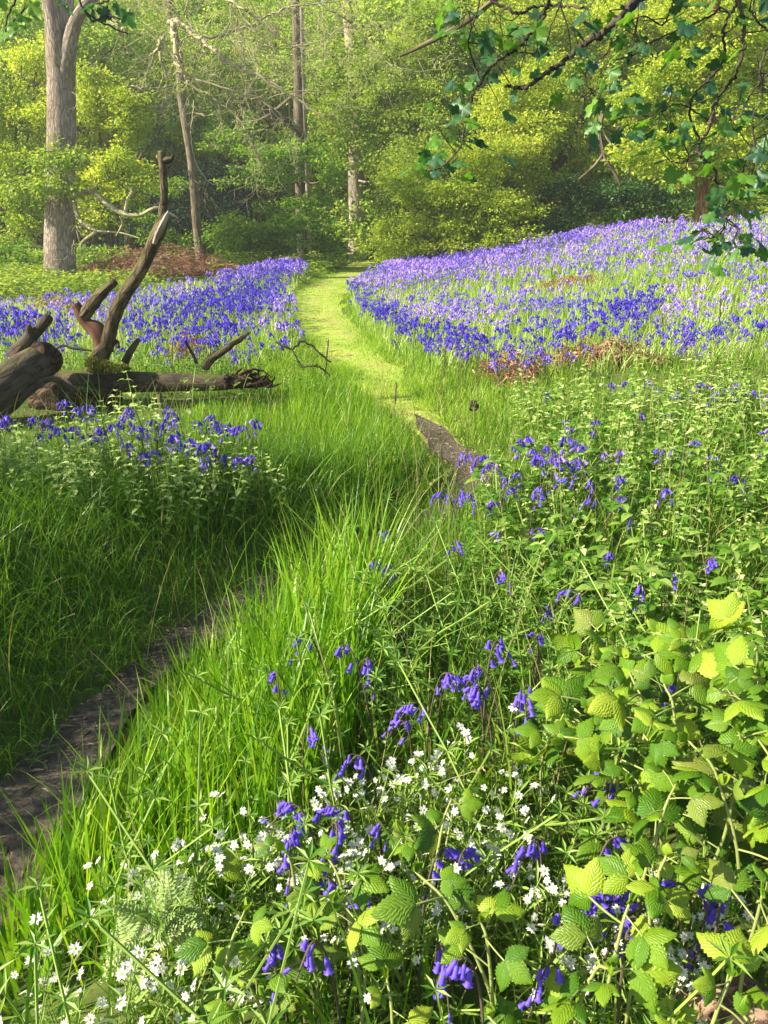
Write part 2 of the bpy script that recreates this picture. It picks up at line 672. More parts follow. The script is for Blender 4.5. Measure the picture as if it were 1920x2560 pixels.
M['bramble_old_shade'] = leaf_mat('old_shade_bramble_leaf', [(.055, .14, .009), (.09, .20, .012), (.15, .26, .02), (.20, .24, .04)], tf=.25, rough=.42, spec=.4, src='object', veins=.4, patch=.15, pscale=4)  # leaf age and the inner shade of the thicket both in this darker colour
M['stem'] = plain_mat('green_stem', (.20, .30, .05), .6, .3)
M['cane'] = plain_mat('bramble_cane', (.24, .28, .08), .6, .3, var=.3)
M['dark_stem'] = plain_mat('dark_stem', (.09, .07, .05), .7, .2)
M['bell'] = leaf_mat('bluebell_bell', [(.05, .026, .42), (.10, .055, .62), (.20, .12, .76), (.42, .27, .80)], trans=(1.2, 1.0, 1.1), tf=.35, rough=.5, spec=.3, src='island', patch=.3, pscale=3)
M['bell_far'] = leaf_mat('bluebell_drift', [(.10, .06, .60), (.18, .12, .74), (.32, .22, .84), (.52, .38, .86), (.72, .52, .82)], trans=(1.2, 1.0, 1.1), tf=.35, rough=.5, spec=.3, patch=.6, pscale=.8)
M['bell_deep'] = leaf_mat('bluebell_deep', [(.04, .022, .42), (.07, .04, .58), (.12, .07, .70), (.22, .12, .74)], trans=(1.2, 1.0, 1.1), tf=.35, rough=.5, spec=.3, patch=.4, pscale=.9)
M['white'] = plain_mat('white_petal', (.82, .83, .80), .6, .2, tf=.35, tcol=(.85, .86, .78), var=.05)
M['pollen'] = plain_mat('pale_pollen', (.55, .50, .12), .8, .1)
M['bracken'] = leaf_mat('bracken_pinna', [(.20, .31, .08), (.29, .40, .12), (.38, .46, .18)], tf=.3, rough=.6, src='object', patch=.3, pscale=9)
M['dead'] = leaf_mat('dead_bracken', [(.22, .09, .06), (.38, .17, .11), (.50, .28, .19), (.56, .42, .30)], trans=(1, .9, .7), tf=.2, rough=.8, spec=.1, patch=.2)
M['oakleaf'] = leaf_mat('oak_leaf', [(.13, .24, .03), (.22, .34, .04), (.34, .45, .06), (.46, .55, .12)], tf=.48, rough=.5, spec=.3, patch=.35, pscale=.35)
M['yellowleaf'] = leaf_mat('young_oak_leaf', [(.19, .33, .025), (.34, .47, .035), (.50, .58, .06), (.72, .74, .15)], tf=.48, rough=.5, spec=.3, patch=.35, pscale=.35)
M['freshleaf'] = leaf_mat('beech_leaf', [(.11, .26, .02), (.19, .37, .03), (.28, .45, .045), (.38, .52, .08)], tf=.42, rough=.5, spec=.3, patch=.3, pscale=.3)
M['farleaf'] = leaf_mat('far_leaf', [(.20, .36, .06), (.33, .49, .08), (.46, .60, .11), (.58, .67, .17)], tf=.48, rough=.6, spec=.2, patch=.4, pscale=.12)
M['straw'] = leaf_mat('straw_blade', [(.24, .26, .07), (.38, .35, .13), (.50, .43, .22)], tf=.3, rough=.6)
M['darkleaf'] = leaf_mat('shade_dark_holly_leaf', [(.008, .03, .016), (.016, .05, .028), (.03, .08, .04)], tf=.12, rough=.6, spec=.2, patch=.2, pscale=.5)  # deep shade of the hollow put into the holly colour
M['shadeleaf'] = leaf_mat('shade_green_leaf', [(.03, .09, .02), (.05, .14, .03), (.09, .20, .04)], tf=.3, rough=.4, spec=.4, patch=.2, pscale=.5)  # dark shade green, the shade put into the leaf colour
M['syc'] = leaf_mat('sycamore_leaf', [(.022, .08, .045), (.035, .11, .05), (.06, .15, .05), (.11, .24, .04)], trans=(1.6, 1.8, .5), tf=.38, rough=.46, spec=.5, src='object', veins=.0, patch=.15, pscale=3)  # shade and bluish sky sheen of the hanging leaves put into the colour
M['syc_lime'] = leaf_mat('lime_sycamore_leaf', [(.09, .22, .03), (.16, .32, .03)], trans=(1.3, 1.4, .5), tf=.45, rough=.45, spec=.4, src='object')  # lime green copy for some of the leaves
M['oakbark'] = bark_mat('oak_bark', (.22, .175, .14), (.46, .385, .32), scale=22, stretch=.22, bump=.9, dist=.03)
M['palebark'] = bark_mat('pale_bark', (.20, .17, .14), (.46, .40, .34), scale=10, stretch=.3, bump=.6, dist=.02)
M['ashbark'] = bark_mat('ash_bark', (.10, .085, .06), (.28, .235, .17), moss=.1, scale=12, stretch=.25, bump=.7, dist=.02)
M['greybark'] = bark_mat('grey_brown_bark', (.06, .05, .035), (.22, .18, .13), scale=12, stretch=.2, bump=.8, dist=.02)
M['orangelitbark'] = bark_mat('orange_lit_bark', (.14, .075, .035), (.40, .25, .13), scale=14, stretch=.14, bump=1, dist=.03)  # orange sunlight on the trunk put into the bark colour
M['darkbark'] = bark_mat('dark_bark', (.025, .022, .02), (.10, .085, .065), scale=18, stretch=.3, bump=.6, dist=.01)
M['twig'] = bark_mat('bleached_twig', (.26, .24, .13), (.54, .50, .30), scale=12, stretch=.3, bump=.3, dist=.01)
M['logbark'] = bark_mat('fallen_bark', (.035, .028, .021), (.175, .138, .10), moss=.12, mosscol=(.10, .10, .03), scale=18, stretch=.4, bump=.7, dist=.015, furrow=.5)
M['limbbark'] = bark_mat('mossy_limb', (.04, .03, .022), (.19, .15, .095), moss=.30, mosscol=(.11, .12, .035), scale=22, stretch=.3, bump=.9, dist=.012)
M['redwood'] = bark_mat('peeled_limb', (.06, .026, .018), (.24, .125, .08), scale=12, stretch=.2, bump=.6, dist=.012, furrow=.4)
M['rotten'] = bark_mat('rotten_wood', (.015, .011, .009), (.11, .075, .05), scale=26, stretch=.5, bump=1, dist=.02)
M['moss'] = leaf_mat('moss', [(.08, .10, .02), (.13, .15, .03), (.19, .20, .04)], tf=.2, rough=.8, spec=.1)
M['ground'] = ground_mat('woodland_floor', [(.3, (.04, .055, .014)), (.5, (.07, .10, .02)), (.62, (.10, .13, .03)), (.75, (.13, .10, .05))], .8, 22)
M['earth'] = ground_mat('trodden_earth', [(.3, (.018, .014, .011)), (.45, (.042, .033, .026)), (.56, (.08, .064, .05)), (.66, (.14, .115, .09)), (.8, (.24, .21, .17))], 2.2, 46, bump=1.0, dist=.02, flecks=(.13, .10, .07))
M['mosspath'] = ground_mat('mossy_path', [(.35, (.12, .21, .02)), (.48, (.24, .35, .04)), (.58, (.38, .45, .08)), (.68, (.34, .29, .10)), (.8, (.18, .12, .06))], 1.6, 26, bump=.6, dist=.012)

# ------------------------------------------------------------------ ground and path
def build_ground():
    ys = np.concatenate([np.arange(-4, 0, .25), np.geomspace(0.25, 9, 150) - 0.25, np.linspace(9, 34, 140)[0:], np.linspace(35, 110, 60)])
    ys = np.unique(np.round(ys, 4))
    s = np.linspace(-1, 1, 181)
    xs = np.sign(s) * (np.abs(s) * 5 + np.abs(s) ** 4 * 65)
    X, Y = np.meshgrid(xs, ys)
    Z = terr(X.ravel(), Y.ravel())
    V = np.stack([X.ravel(), Y.ravel(), Z], -1)
    nx = len(xs)
    i, j = np.meshgrid(np.arange(len(ys) - 1), np.arange(nx - 1), indexing='ij')
    a = (i * nx + j).ravel()
    g = G()
    g.add(V, np.stack([a, a + 1, a + nx + 1, a + nx], 1))
    tag(g.build('ground', M['ground']), kind='structure')

    def strip(name, m, y0, y1, lift, wob, taper=0):
        sel = PATH[(PATH[:, 1] > y0) & (PATH[:, 1] < y1)]
        n = 9
        T = unit(np.gradient(sel[:, :2], axis=0))
        N = np.stack([T[:, 1], -T[:, 0]], -1)
        t = np.linspace(-1, 1, n)
        w = sel[:, 2] * 1.2
        if taper:
            w = w * (1 - sstep(y1 - taper, y1, sel[:, 1])) + .004
        wl = w * (1 + wob * noise2(sel[:, 0], sel[:, 1], 6, 4))
        wr = w * (1 + wob * noise2(sel[:, 0], sel[:, 1], 6, 5))
        off = np.where(t[None] < 0, t[None] * wl[:, None], t[None] * wr[:, None])
        xy = sel[:, None, :2] + N[:, None] * off[..., None]
        z = terr(xy[..., 0].ravel(), xy[..., 1].ravel()) + lift
        V = np.concatenate([xy.reshape(-1, 2), z[:, None]], 1)
        m_ = len(sel)
        i, j = np.meshgrid(np.arange(m_ - 1), np.arange(n - 1), indexing='ij')
        a = (i * n + j).ravel()
        g = G()
        g.add(V, np.stack([a, a + 1, a + n + 1, a + n], 1))
        tag(g.build(name, m), kind='structure')
    strip('path', M['earth'], -9, 5.7, .016, .45, .8)
    strip('grass_path', M['mosspath'], 4.7, 40, .008, .2)


build_ground()


# ------------------------------------------------------------------ trees
def depth(p):
    return p[..., 1] * CP - (p[..., 2] - CAM_Z) * SP


def pixpath(pts, n, to_ground=False):
    """control points (px, py, half width px, d) -> smooth world centre line and radii"""
    W = np.array([P(a, b, d) for a, b, _, d in pts])
    R = np.array([w * depth(q) / FPX for q, (_, _, w, _) in zip(W, pts)])
    if to_ground:
        b = W[0].copy()
        b[2] = float(terr(b[0], b[1])) - 0.15
        if b[2] < W[0][2]:
            W = np.vstack([b, W])
            R = np.concatenate([[R[0] * 1.12], R])
    c = catmull(np.column_stack([W, R]), n)
    return c[:, :3], np.maximum(c[:, 3], 0.0012)


def sprays(g, C, R, k, leaf, gate=0.0, seed=0, flat=0.55, inner=0.35, per=9):
    """k sprays of leaves through an ellipsoid (centre C, radii R); the noise gate leaves gaps"""
    r_ = np.random.default_rng(seed)
    d = unit(r_.normal(size=(k * 3, 3)))
    rr = inner + (1 - inner) * r_.random(k * 3) ** 0.6
    rr = rr * (1 + 0.22 * noise3(d * 1.0, 3.1, seed % 9) + 0.12 * noise3(d, 7.0, seed % 7))
    p = C + d * R * rr[:, None]
    ok = noise3(p, 2.6 / max(R.max(), .4), seed % 11) > gate
    p, d = p[ok][:k], d[ok][:k]
    n = len(p)
    if n == 0:
        return
    ax = unit(d * np.array([1, 1, .35]) + r_.normal(size=(n, 3)) * .45 + np.array([0, 0, -.1]))
    sp = leaf * 2.6
    c = np.repeat(p, per, 0)
    A = np.repeat(ax, per, 0)
    t = r_.random(n * per)
    side = r_.normal(size=(n * per, 3)) * np.array([1, 1, flat * .7])
    c = c + A * (t * sp)[:, None] + side * (sp * .33)
    dd = unit(A + side * .9 + np.array([0, 0, -.22]))
    nrm = unit(np.repeat(r_.normal(size=(n, 3)) * .4, per, 0) + np.array([0, 0, 1.0]) + r_.normal(size=(n * per, 3)) * .55)
    L = leaf * r_.uniform(.5, 1.45, n * per)
    leafquads(g, c, dd, nrm, L, L * r_.uniform(.5, .72, n * per))


def add_twigs(g, a, C, R, k, r0, seed, sides=4):
    r_ = np.random.default_rng(seed + 991)
    for i in range(k):
        d = unit(r_.normal(size=3) * np.array([1, 1, .7]))
        e = C + d * R * r_.uniform(.75, 1.05)
        m = C + (e - C) * .5 + r_.normal(size=3) * R * .12
        s = a + (C - a) * r_.uniform(.5, 1.0)
        pts = catmull([s, m, e], 7)
        tube(g, pts, np.linspace(r0, r0 * .25, 7), sides, cap=False)


def leafy_tree(name, label, cat, trunk, bark, blobs, leafmat, leaf=.10, dens=1.0, group=None, gate=-.15, seed=1, limbs=True, sides=10, n=22, twigk=7, flat=.55, extra=None, bump=.06):
    """trunk: pixel path, or a (px,py,d) base for a bush; blobs: (px, py, rx, ry, d)"""
    root = empty(name)
    tag(root, label, cat, group)
    if isinstance(trunk, list):
        c, r = pixpath(trunk, n, True)
        b = c[0].copy()
        c0 = c - b
        g = G()
        tube(g, c0, r, sides, bump=bump, seed=seed)
        g.build('trunk', bark, root)
    else:
        px, py, d = trunk
        b = P(px, py, d)
        b[2] = terr(b[0], b[1])
        c0 = None
    root.location = b
    gl, gt = G(), G()
    rb = np.random.default_rng(seed + 4000)
    full = []
    for (px, py, rx, ry, d) in blobs:                       # ragged outline: smaller boughs break out of each bough
        full.append((px, py, rx * .68, ry * .66, d))
        for k in range(6):
            a = rb.uniform(0, 2 * PI)
            e = rb.uniform(.55, 1.15)
            full.append((px + math.cos(a) * rx * e, py + math.sin(a) * ry * e, rx * rb.uniform(.26, .5), ry * rb.uniform(.16, .34), d + rb.uniform(-.6, .4)))
    for q, (px, py, rx, ry, d) in enumerate(full):
        C = P(px, py, d)
        f = depth(C) / FPX
        R = np.array([rx * f, (rx + ry) * .5 * f, ry * f])
        C = C - b
        area = PI * R[0] * R[2]
        k = int(area * 5.2 * dens / (.34 * leaf * leaf * 9) * (.55 if d > 28 else 1)) if R[0] > 0 else 0
        sprays(gl, C, R, max(k, 12), leaf, gate, seed * 31 + q * 7, flat)
        if c0 is not None:
            a = c0[np.argmin(np.linalg.norm(c0 - (C - [0, 0, R[2] * .5]), axis=1))]
        else:
            a = np.array([0, 0, 0.05])
        if limbs and q % 7 == 0:
            m = a + (C - a) * .5 + np.array([0, 0, -.1 * np.linalg.norm(C - a)]) * (1 if c0 is not None else -.6)
            gg = G()
            r0 = min(.07, .02 + .012 * np.linalg.norm(C - a))
            tube(gg, catmull([a, m, C], 10), np.linspace(r0, r0 * .4, 10), 6, bump=.08, seed=q)
            gg.build('limb', bark, root)
        if twigk:
            add_twigs(gt, C * .7 + a * .3, C, R, twigk if q % 7 == 0 else 2, .014, seed * 13 + q)
    if gl.n:
        tag(gl.build('foliage', leafmat, root, smooth=False), kind='stuff')
    if gt.n:
        tag(gt.build('twigs', bark, root), kind='stuff')
    return root


def bare_branches(g, p, d, length, r, depth_, rg, droop=-.05, spread=.75, minr=.003):
    """crooked leafless boughs, forking as they go"""
    n = 7
    pts = [p]
    cur = unit(d)
    for i in range(n):
        cur = unit(cur + rg.normal(size=3) * .23 + np.array([0, 0, droop]))
        pts.append(pts[-1] + cur * length / n)
    pts = np.array(pts)
    tube(g, catmull(pts, 12), np.linspace(r, r * .45, 12), 5 if r < .03 else 7, bump=.05)
    if depth_ <= 0:
        return
    for k in range(rg.integers(3, 5)):
        i = rg.integers(2, n + 1)
        nd = unit(cur * .55 + unit(pts[i] - pts[i - 1]) * .4 + rg.normal(size=3) * spread * np.array([1, .8, .75]))
        bare_branches(g, pts[i], nd, length * rg.uniform(.5, .75), max(r * .5, minr), depth_ - 1, rg, droop, spread, minr)


# --- the big oak on the left
def big_oak():
    D = 19.6
    root = leafy_tree('oak_tree', 'massive grey oak trunk standing at the left behind the bluebells', 'tree',
                      [(150, 705, 40, D), (150, 660, 37, D), (150, 560, 36, D), (152, 430, 35, D), (154, 330, 34, D), (153, 220, 33.5, D), (152, 130, 37, D), (153, 60, 38, D), (150, 20, 32, D)],
                      M['oakbark'], [(142, 462, 60, 26, D - .8), (120, 400, 40, 22, D - .7), (60, 470, 70, 35, D - .5), (175, 395, 30, 14, D - .6)], M['oakleaf'],
                      leaf=.10, dens=.7, seed=3, sides=28, n=70, twigk=3, bump=.035)
    b = np.array(root.location)
    for pts in ([(148, 190, 16, D - .05), (144, 130, 22, D - .25), (134, 60, 21, D - .3), (124, 0, 19, D - .3), (112, -60, 18, D), (80, -200, 14, D)], [(160, 60, 24, D), (166, 0, 18, D), (170, -80, 15, D + .3), (190, -220, 12, D + .5)],
                [(160, 210, 14, D - .05), (166, 150, 20, D - .22), (180, 85, 17, D - .35), (196, 40, 14, D - .5), (226, 0, 12, D - .6), (300, -60, 9, D - .8)]):
        c, r = pixpath(pts, 16)
        g = G()
        tube(g, c - b, r, 12, bump=.05)
        g.build('bough', M['oakbark'], root)
    for pts in ([(182, 490, 9, D - .3), (225, 478, 7.5, D - .6), (265, 510, 6.5, D - .8), (310, 535, 6, D - 1), (350, 538, 5, D - 1), (385, 520, 4, D - 1), (410, 525, 3.4, D - .9), (445, 545, 2, D - .8)],
                [(186, 505, 6.5, D - .3), (196, 545, 5.5, D - .6), (222, 568, 5, D - .8), (240, 578, 4, D - .9), (205, 605, 3, D - .9), (202, 628, 2, D - .9)],
                [(312, 535, 4, D - 1), (318, 500, 3.5, D - 1), (330, 478, 3, D - 1), (312, 462, 2, D - 1)],
                [(240, 578, 3, D - .9), (300, 582, 2, D - 1), (350, 596, 1.5, D - 1.1)], [(300, 540, 2.4, D - 1), (305, 560, 2, D - 1), (290, 590, 1.5, D - 1)]):
        c, r = pixpath(pts, 22)
        g = G()
        tube(g, c - b, r, 7, bump=.08)
        g.build('dead_branch', M['twig'], root)
    rg = np.random.default_rng(4)
    g = G()
    for px, py, l in ((185, 600, .5), (190, 520, .7), (120, 590, .5), (180, 230, .5), (170, 640, .4), (225, 478, .6), (310, 535, .5), (385, 520, .4), (222, 568, .6)):
        bare_branches(g, P(px, py, D - .5) - b, np.array([rg.normal() * .6 + .3, -.5, rg.normal() * .4]), l, .010, 1, rg)
    tag(g.build('twigs', M['twig'], root), kind='stuff')


big_oak()

# --- the pale boughed tree whose leafless branches hang over the clearing
def bare_tree():
    D = 26.0
    root = leafy_tree('ash_tree', 'slender leaning tree with bare pale branches spreading across the clearing', 'tree',
                      [(502, 632, 14, D), (492, 560, 12, D), (487, 480, 11.5, D), (478, 400, 11, D), (464, 310, 10.5, D), (452, 230, 10, D), (448, 150, 10, D), (430, 60, 10, D), (415, -20, 12, D), (400, -160, 10, D)],
                      M['ashbark'], [], M['oakleaf'], seed=8, sides=12, n=50, bump=.06)
    b = np.array(root.location)
    limbs = [[(430, 40, 9, D - 1), (460, 70, 8.5, D - 3), (495, 95, 8, D - 4), (540, 130, 7.5, D - 5), (590, 165, 7, D - 5), (640, 185, 6, D - 5), (700, 225, 4.5, D - 5), (760, 260, 3.5, D - 5), (820, 300, 2, D - 5)],
             [(425, 60, 8, D - 1), (438, 110, 7, D - 4), (446, 160, 6, D - 5), (470, 200, 4.5, D - 5), (475, 205, 3, D - 5)],
             [(405, 95, 6, D - 5), (402, 130, 5, D - 5), (418, 190, 4.5, D - 5), (445, 180, 4, D - 5), (480, 195, 4, D - 5), (540, 215, 3.6, D - 5), (600, 230, 3.2, D - 5), (660, 245, 2.6, D - 5), (760, 225, 2, D - 5), (830, 235, 1.2, D - 5)],
             [(410, 92, 5, D - 5), (395, 120, 4.2, D - 5), (375, 140, 3, D - 5)],
             [(500, 95, 5, D - 5), (560, 85, 4.2, D - 5), (630, 60, 3.6, D - 5), (720, 20, 3, D - 5), (800, 8, 2, D - 5), (920, -10, 1.5, D - 5)],
             [(640, 110, 3, D - 5), (700, 120, 2.6, D - 5), (790, 105, 2, D - 5), (860, 70, 1.6, D - 5), (950, 75, 1, D - 5)],
             [(430, -20, 7, D - 1), (520, -30, 6, D - 4), (600, 20, 4.5, D - 5), (660, 60, 3.5, D - 5), (720, 110, 2.2, D - 5), (790, 125, 1.4, D - 5)],
             [(460, 205, 3.4, D - 4), (520, 235, 3, D - 4), (560, 265, 2.6, D - 4), (610, 315, 2.4, D - 4), (630, 360, 1.8, D - 4), (655, 420, 1.4, D - 4)],
             [(590, 315, 2.6, D - 5), (620, 345, 2.4, D - 5), (650, 395, 1.6, D - 5)],
             [(310, 212, 3, D - 3), (370, 222, 2.8, D - 3), (430, 215, 2.6, D - 2), (448, 205, 2.6, D - 1)],
             [(486, 250, 2, D - 3), (478, 330, 1.8, D - 3), (488, 400, 1.6, D - 3), (520, 455, 1.5, D - 3), (560, 460, 1.2, D - 3), (590, 448, .8, D - 3)],
             [(290, 75, 5, D - 4), (315, 85, 3.5, D - 4), (300, 60, 5, D - 4), (260, 20, 4, D - 4), (225, -20, 4, D - 4)]]
    rg = np.random.default_rng(21)
    gt = G()
    for i, pts in enumerate(limbs):
        c, r = pixpath(pts, 34)
        c = c - b
        j = rg.normal(size=(len(c), 3)) * r[:, None] * .55
        g = G()
        tube(g, c + j, r * .78, 6, bump=.1, seed=i)
        g.build('branch', M['twig'], root)
        for k in range(9 if i in (0, 4, 5, 6) else 5):
            q = rg.integers(6, len(c) - 2)
            d = unit(c[q + 1] - c[q]) * .6 + rg.normal(size=3) * np.array([.7, .4, .5])
            bare_branches(gt, c[q], d, rg.uniform(.5, 1.5), max(r[q] * .3, .006), 2, rg, -.02, .7, .004)
    for k in range(64):
        px, py = rg.uniform(300, 960), rg.uniform(-60, 170)
        bare_branches(gt, P(px, py, D - rg.uniform(2, 7)) - b, np.array([rg.normal() * .8 + .3, rg.normal() * .4, rg.normal() * .4]), rg.uniform(.8, 1.8), .010, 2, rg, -.03, .7, .0045)
    tag(gt.build('twigs', M['twig'], root), kind='stuff')
    gl = G()
    for k in range(30):
        px, py = rg.uniform(330, 1000), rg.uniform(-20, 260)
        C = P(px, py, D - rg.uniform(1, 6)) - b
        sprays(gl, C, np.array([.8, .6, .35]), 14, .07, -.3, k, per=5)
    tag(gl.build('foliage', M['oakleaf'], root, smooth=False), kind='stuff')


bare_tree()

# --- woodland trunks that can be told apart
D = 28.0
leafy_tree('hornbeam_tree', 'dark forked trunk with layered fresh green sprays left of the path end', 'tree',
           [(757, 628, 15, D), (753, 540, 14, D), (750, 440, 13, D), (748, 350, 13, D), (746, 300, 12, D), (744, 200, 11, D + .3), (740, 60, 10, D + .5), (738, -80, 9, D + .5)], M['greybark'],
           [(700, 405, 130, 26, D - 2), (770, 375, 90, 22, D - 2.4), (640, 440, 90, 24, D - 1.5), (690, 560, 110, 34, D - 2.5), (600, 585, 90, 40, D - 3), (800, 520, 70, 40, D - 2), (825, 440, 34, 30, D - 1), (590, 350, 80, 34, D + 2), (560, 300, 60, 30, D + 3)],
           M['freshleaf'], leaf=.10, dens=.85, seed=12, sides=12, n=40, flat=.3, gate=0.0)
leafy_tree('hornbeam_tree', 'slim pale trunk close behind the dark forked trunk', 'tree',  # second slim trunk just behind, not a limb of the first
           [(772, 622, 8, D + 1.5), (770, 560, 7, D + 1.5), (768, 460, 7, D + 1.5), (762, 380, 8, D + 1.5), (760, 300, 8, D + 1.5), (757, 180, 7, D + 1.5), (752, 20, 6, D + 1.5)], M['palebark'], [(800, 300, 80, 60, D + 2), (840, 210, 80, 60, D + 2)], M['oakleaf'], leaf=.11, dens=.5, seed=14, twigk=4)
r0 = bpy.data.objects['hornbeam_tree']
_c, _r = pixpath([(748, 335, 10, D - .1), (725, 308, 9, D - .5), (690, 285, 8, D - 1), (655, 262, 7, D - 1.2), (635, 238, 6, D - 1.4), (610, 232, 4, D - 1.5)], 22)
_g = G()
tube(_g, _c - np.array(r0.location), _r, 9, bump=.08)
_g.build('bough', M['greybark'], r0)
leafy_tree('beech_tree', 'pale thick trunk partly veiled by leaves beyond the path', 'tree',
           [(890, 612, 24, 30), (892, 560, 22, 30), (888, 480, 21, 30), (890, 400, 21, 30), (894, 300, 20, 30), (880, 160, 14, 31.5), (860, -60, 12, 33)], M['palebark'],
           [(890, 250, 55, 60, 28.6), (880, 160, 60, 50, 29), (945, 320, 60, 50, 28), (860, 300, 60, 50, 28.5), (970, 420, 80, 50, 28), (850, 350, 40, 30, 29)], M['oakleaf'], leaf=.10, dens=.75, seed=15, n=30, sides=14, twigk=5)
leafy_tree('birch_tree', 'slim silver birch stem high up above the path end', 'tree',
           [(914, 560, 8, 36), (912, 400, 8, 36), (908, 250, 7.5, 36), (907, 120, 7, 36), (910, 0, 6.5, 36), (908, -120, 6, 36)], M['palebark'], [(960, 200, 60, 60, 35), (860, 190, 60, 60, 34), (905, 250, 50, 60, 33.5)], M['farleaf'], leaf=.12, dens=.5, seed=16, twigk=4)
for (lab, tr, bk, bl, lm, sd) in (
        ('dark straight trunk behind the upper fresh green sprays', [(612, 470, 14, 35), (606, 400, 14, 35), (598, 340, 13, 35), (592, 290, 12, 35), (588, 180, 10, 35)], 'greybark', [(560, 240, 90, 40, 34), (640, 250, 80, 40, 34)], 'freshleaf', 31),
        ('dark narrow trunk close right of the big oak, high in the foliage', [(310, 480, 11, 33), (310, 340, 10.5, 33), (313, 240, 10, 33), (320, 120, 9, 33)], 'greybark', [(330, 200, 70, 50, 32), (280, 260, 60, 50, 32)], 'farleaf', 32),
        ('thin dark trunk low at the far left edge below the oak leaves', [(52, 615, 11, 27), (54, 560, 10.5, 27), (56, 480, 9, 27), (60, 330, 8, 27)], 'greybark', [(70, 380, 70, 60, 26.5)], 'oakleaf', 33),
        ('dark leaning trunk cut by the left picture edge', [(6, 600, 16, 25), (6, 520, 15, 25), (-2, 430, 13, 25), (-20, 280, 12, 25)], 'darkbark', [(-30, 400, 70, 60, 24)], 'oakleaf', 34),
        ('far grey trunk between the hollow and the forked trunk', [(560, 330, 8, 42), (556, 200, 8, 42), (552, 60, 7, 42)], 'greybark', [(540, 170, 70, 60, 42)], 'farleaf', 35)):
    leafy_tree('woodland_tree', lab, 'tree', tr, M[bk], bl, M[lm], leaf=.11, dens=.7, seed=sd, n=26, twigk=4, group='trees of the wood behind the clearing')
leafy_tree('oak_tree', 'stout brown trunk with orange sunlight in its bark colour on the bank top under golden leaves', 'tree',
           [(1766, 535, 25, 20.5), (1766, 480, 24, 20.5), (1764, 400, 22, 20.5), (1768, 300, 20, 20.5), (1775, 150, 18, 20.5), (1790, -60, 15, 20.5)], M['orangelitbark'],
           [(1700, 350, 120, 75, 19.8), (1820, 300, 130, 100, 20), (1890, 400, 90, 60, 20), (1640, 400, 100, 50, 20), (1760, 200, 150, 100, 20.5), (1900, 180, 110, 120, 20.5), (1640, 260, 100, 80, 20.6), (1785, 90, 110, 70, 19.8), (1770, 10, 110, 60, 19.8)],
           M['yellowleaf'], leaf=.09, dens=.75, seed=41, sides=16, n=30)

# --- the golden understorey on the right
leafy_tree('young_oak', 'golden green young oak sweeping low beside the path end', 'tree', (1120, 620, 23.5),
           M['greybark'], [(1110, 440, 130, 90, 23), (1045, 520, 100, 75, 23), (1220, 520, 140, 80, 22.6), (1190, 400, 120, 80, 23.2), (1060, 590, 130, 45, 22.5), (1230, 590, 110, 35, 22.2), (1000, 605, 50, 35, 23)],
           M['yellowleaf'], leaf=.085, seed=51, dens=.95)
leafy_tree('young_oak', 'tall golden young oak in the middle of the right hand wood', 'tree',
           [(1390, 640, 12, 24.5), (1360, 510, 11, 24.5), (1378, 440, 11, 24.5), (1420, 370, 10, 24.5), (1455, 300, 9, 24.5), (1470, 270, 8, 24.5)],
           M['darkbark'], [(1330, 330, 130, 85, 24), (1460, 240, 150, 100, 24.6), (1330, 440, 110, 60, 24.2), (1250, 270, 120, 90, 24.6), (1540, 350, 120, 75, 24.4), (1560, 430, 110, 42, 24.3), (1420, 500, 90, 40, 24.4)],
           M['yellowleaf'], leaf=.085, seed=52, dens=.85)
leafy_tree('young_oak', 'pale leafed oak rising above the path end bushes', 'tree', (1060, 600, 27.5),
           M['greybark'], [(1050, 330, 120, 90, 27), (970, 250, 110, 90, 27.5), (1130, 230, 140, 100, 27.5), (1020, 420, 80, 70, 26.5), (1050, 130, 140, 90, 28), (965, 490, 36, 50, 27)],
           M['oakleaf'], leaf=.10, seed=53, dens=.8)
leafy_tree('young_oak', 'bright yellow oak crown filling the upper right of the wood', 'tree', (1500, 560, 28.5),
           M['greybark'], [(1330, 130, 180, 110, 28), (1500, 110, 180, 110, 28), (1650, 110, 170, 120, 28), (1220, 60, 160, 100, 29), (1800, 60, 180, 120, 28), (1420, 20, 220, 80, 29), (1640, 0, 220, 80, 29)],
           M['yellowleaf'], leaf=.10, seed=54, dens=.8)
leafy_tree('shade_green_bush', 'bush with shade in its deep green leaf colour at the foot of the golden oaks', 'bush', (1560, 560, 23.8),
           M['darkbark'], [(1500, 490, 110, 40, 23.6), (1620, 480, 100, 45, 23.4), (1680, 510, 60, 25, 22.8), (1420, 540, 60, 25, 23.2)], M['shadeleaf'], leaf=.10, seed=55, dens=.9, limbs=False)

leafy_tree('hazel_bush', 'airy mid green hazel filling the middle of the wood behind the trunks', 'bush', (690, 560, 32),
           M['greybark'], [(480, 300, 130, 80, 32.5), (600, 390, 110, 50, 32), (700, 480, 110, 60, 31.5), (820, 470, 60, 80, 32), (820, 330, 100, 80, 32.5), (680, 200, 150, 80, 33), (520, 150, 140, 80, 33), (400, 360, 70, 40, 32.5), (850, 150, 120, 90, 33), (690, 60, 160, 80, 34), (430, 60, 150, 80, 34)],
           M['farleaf'], leaf=.12, seed=57, dens=.8)

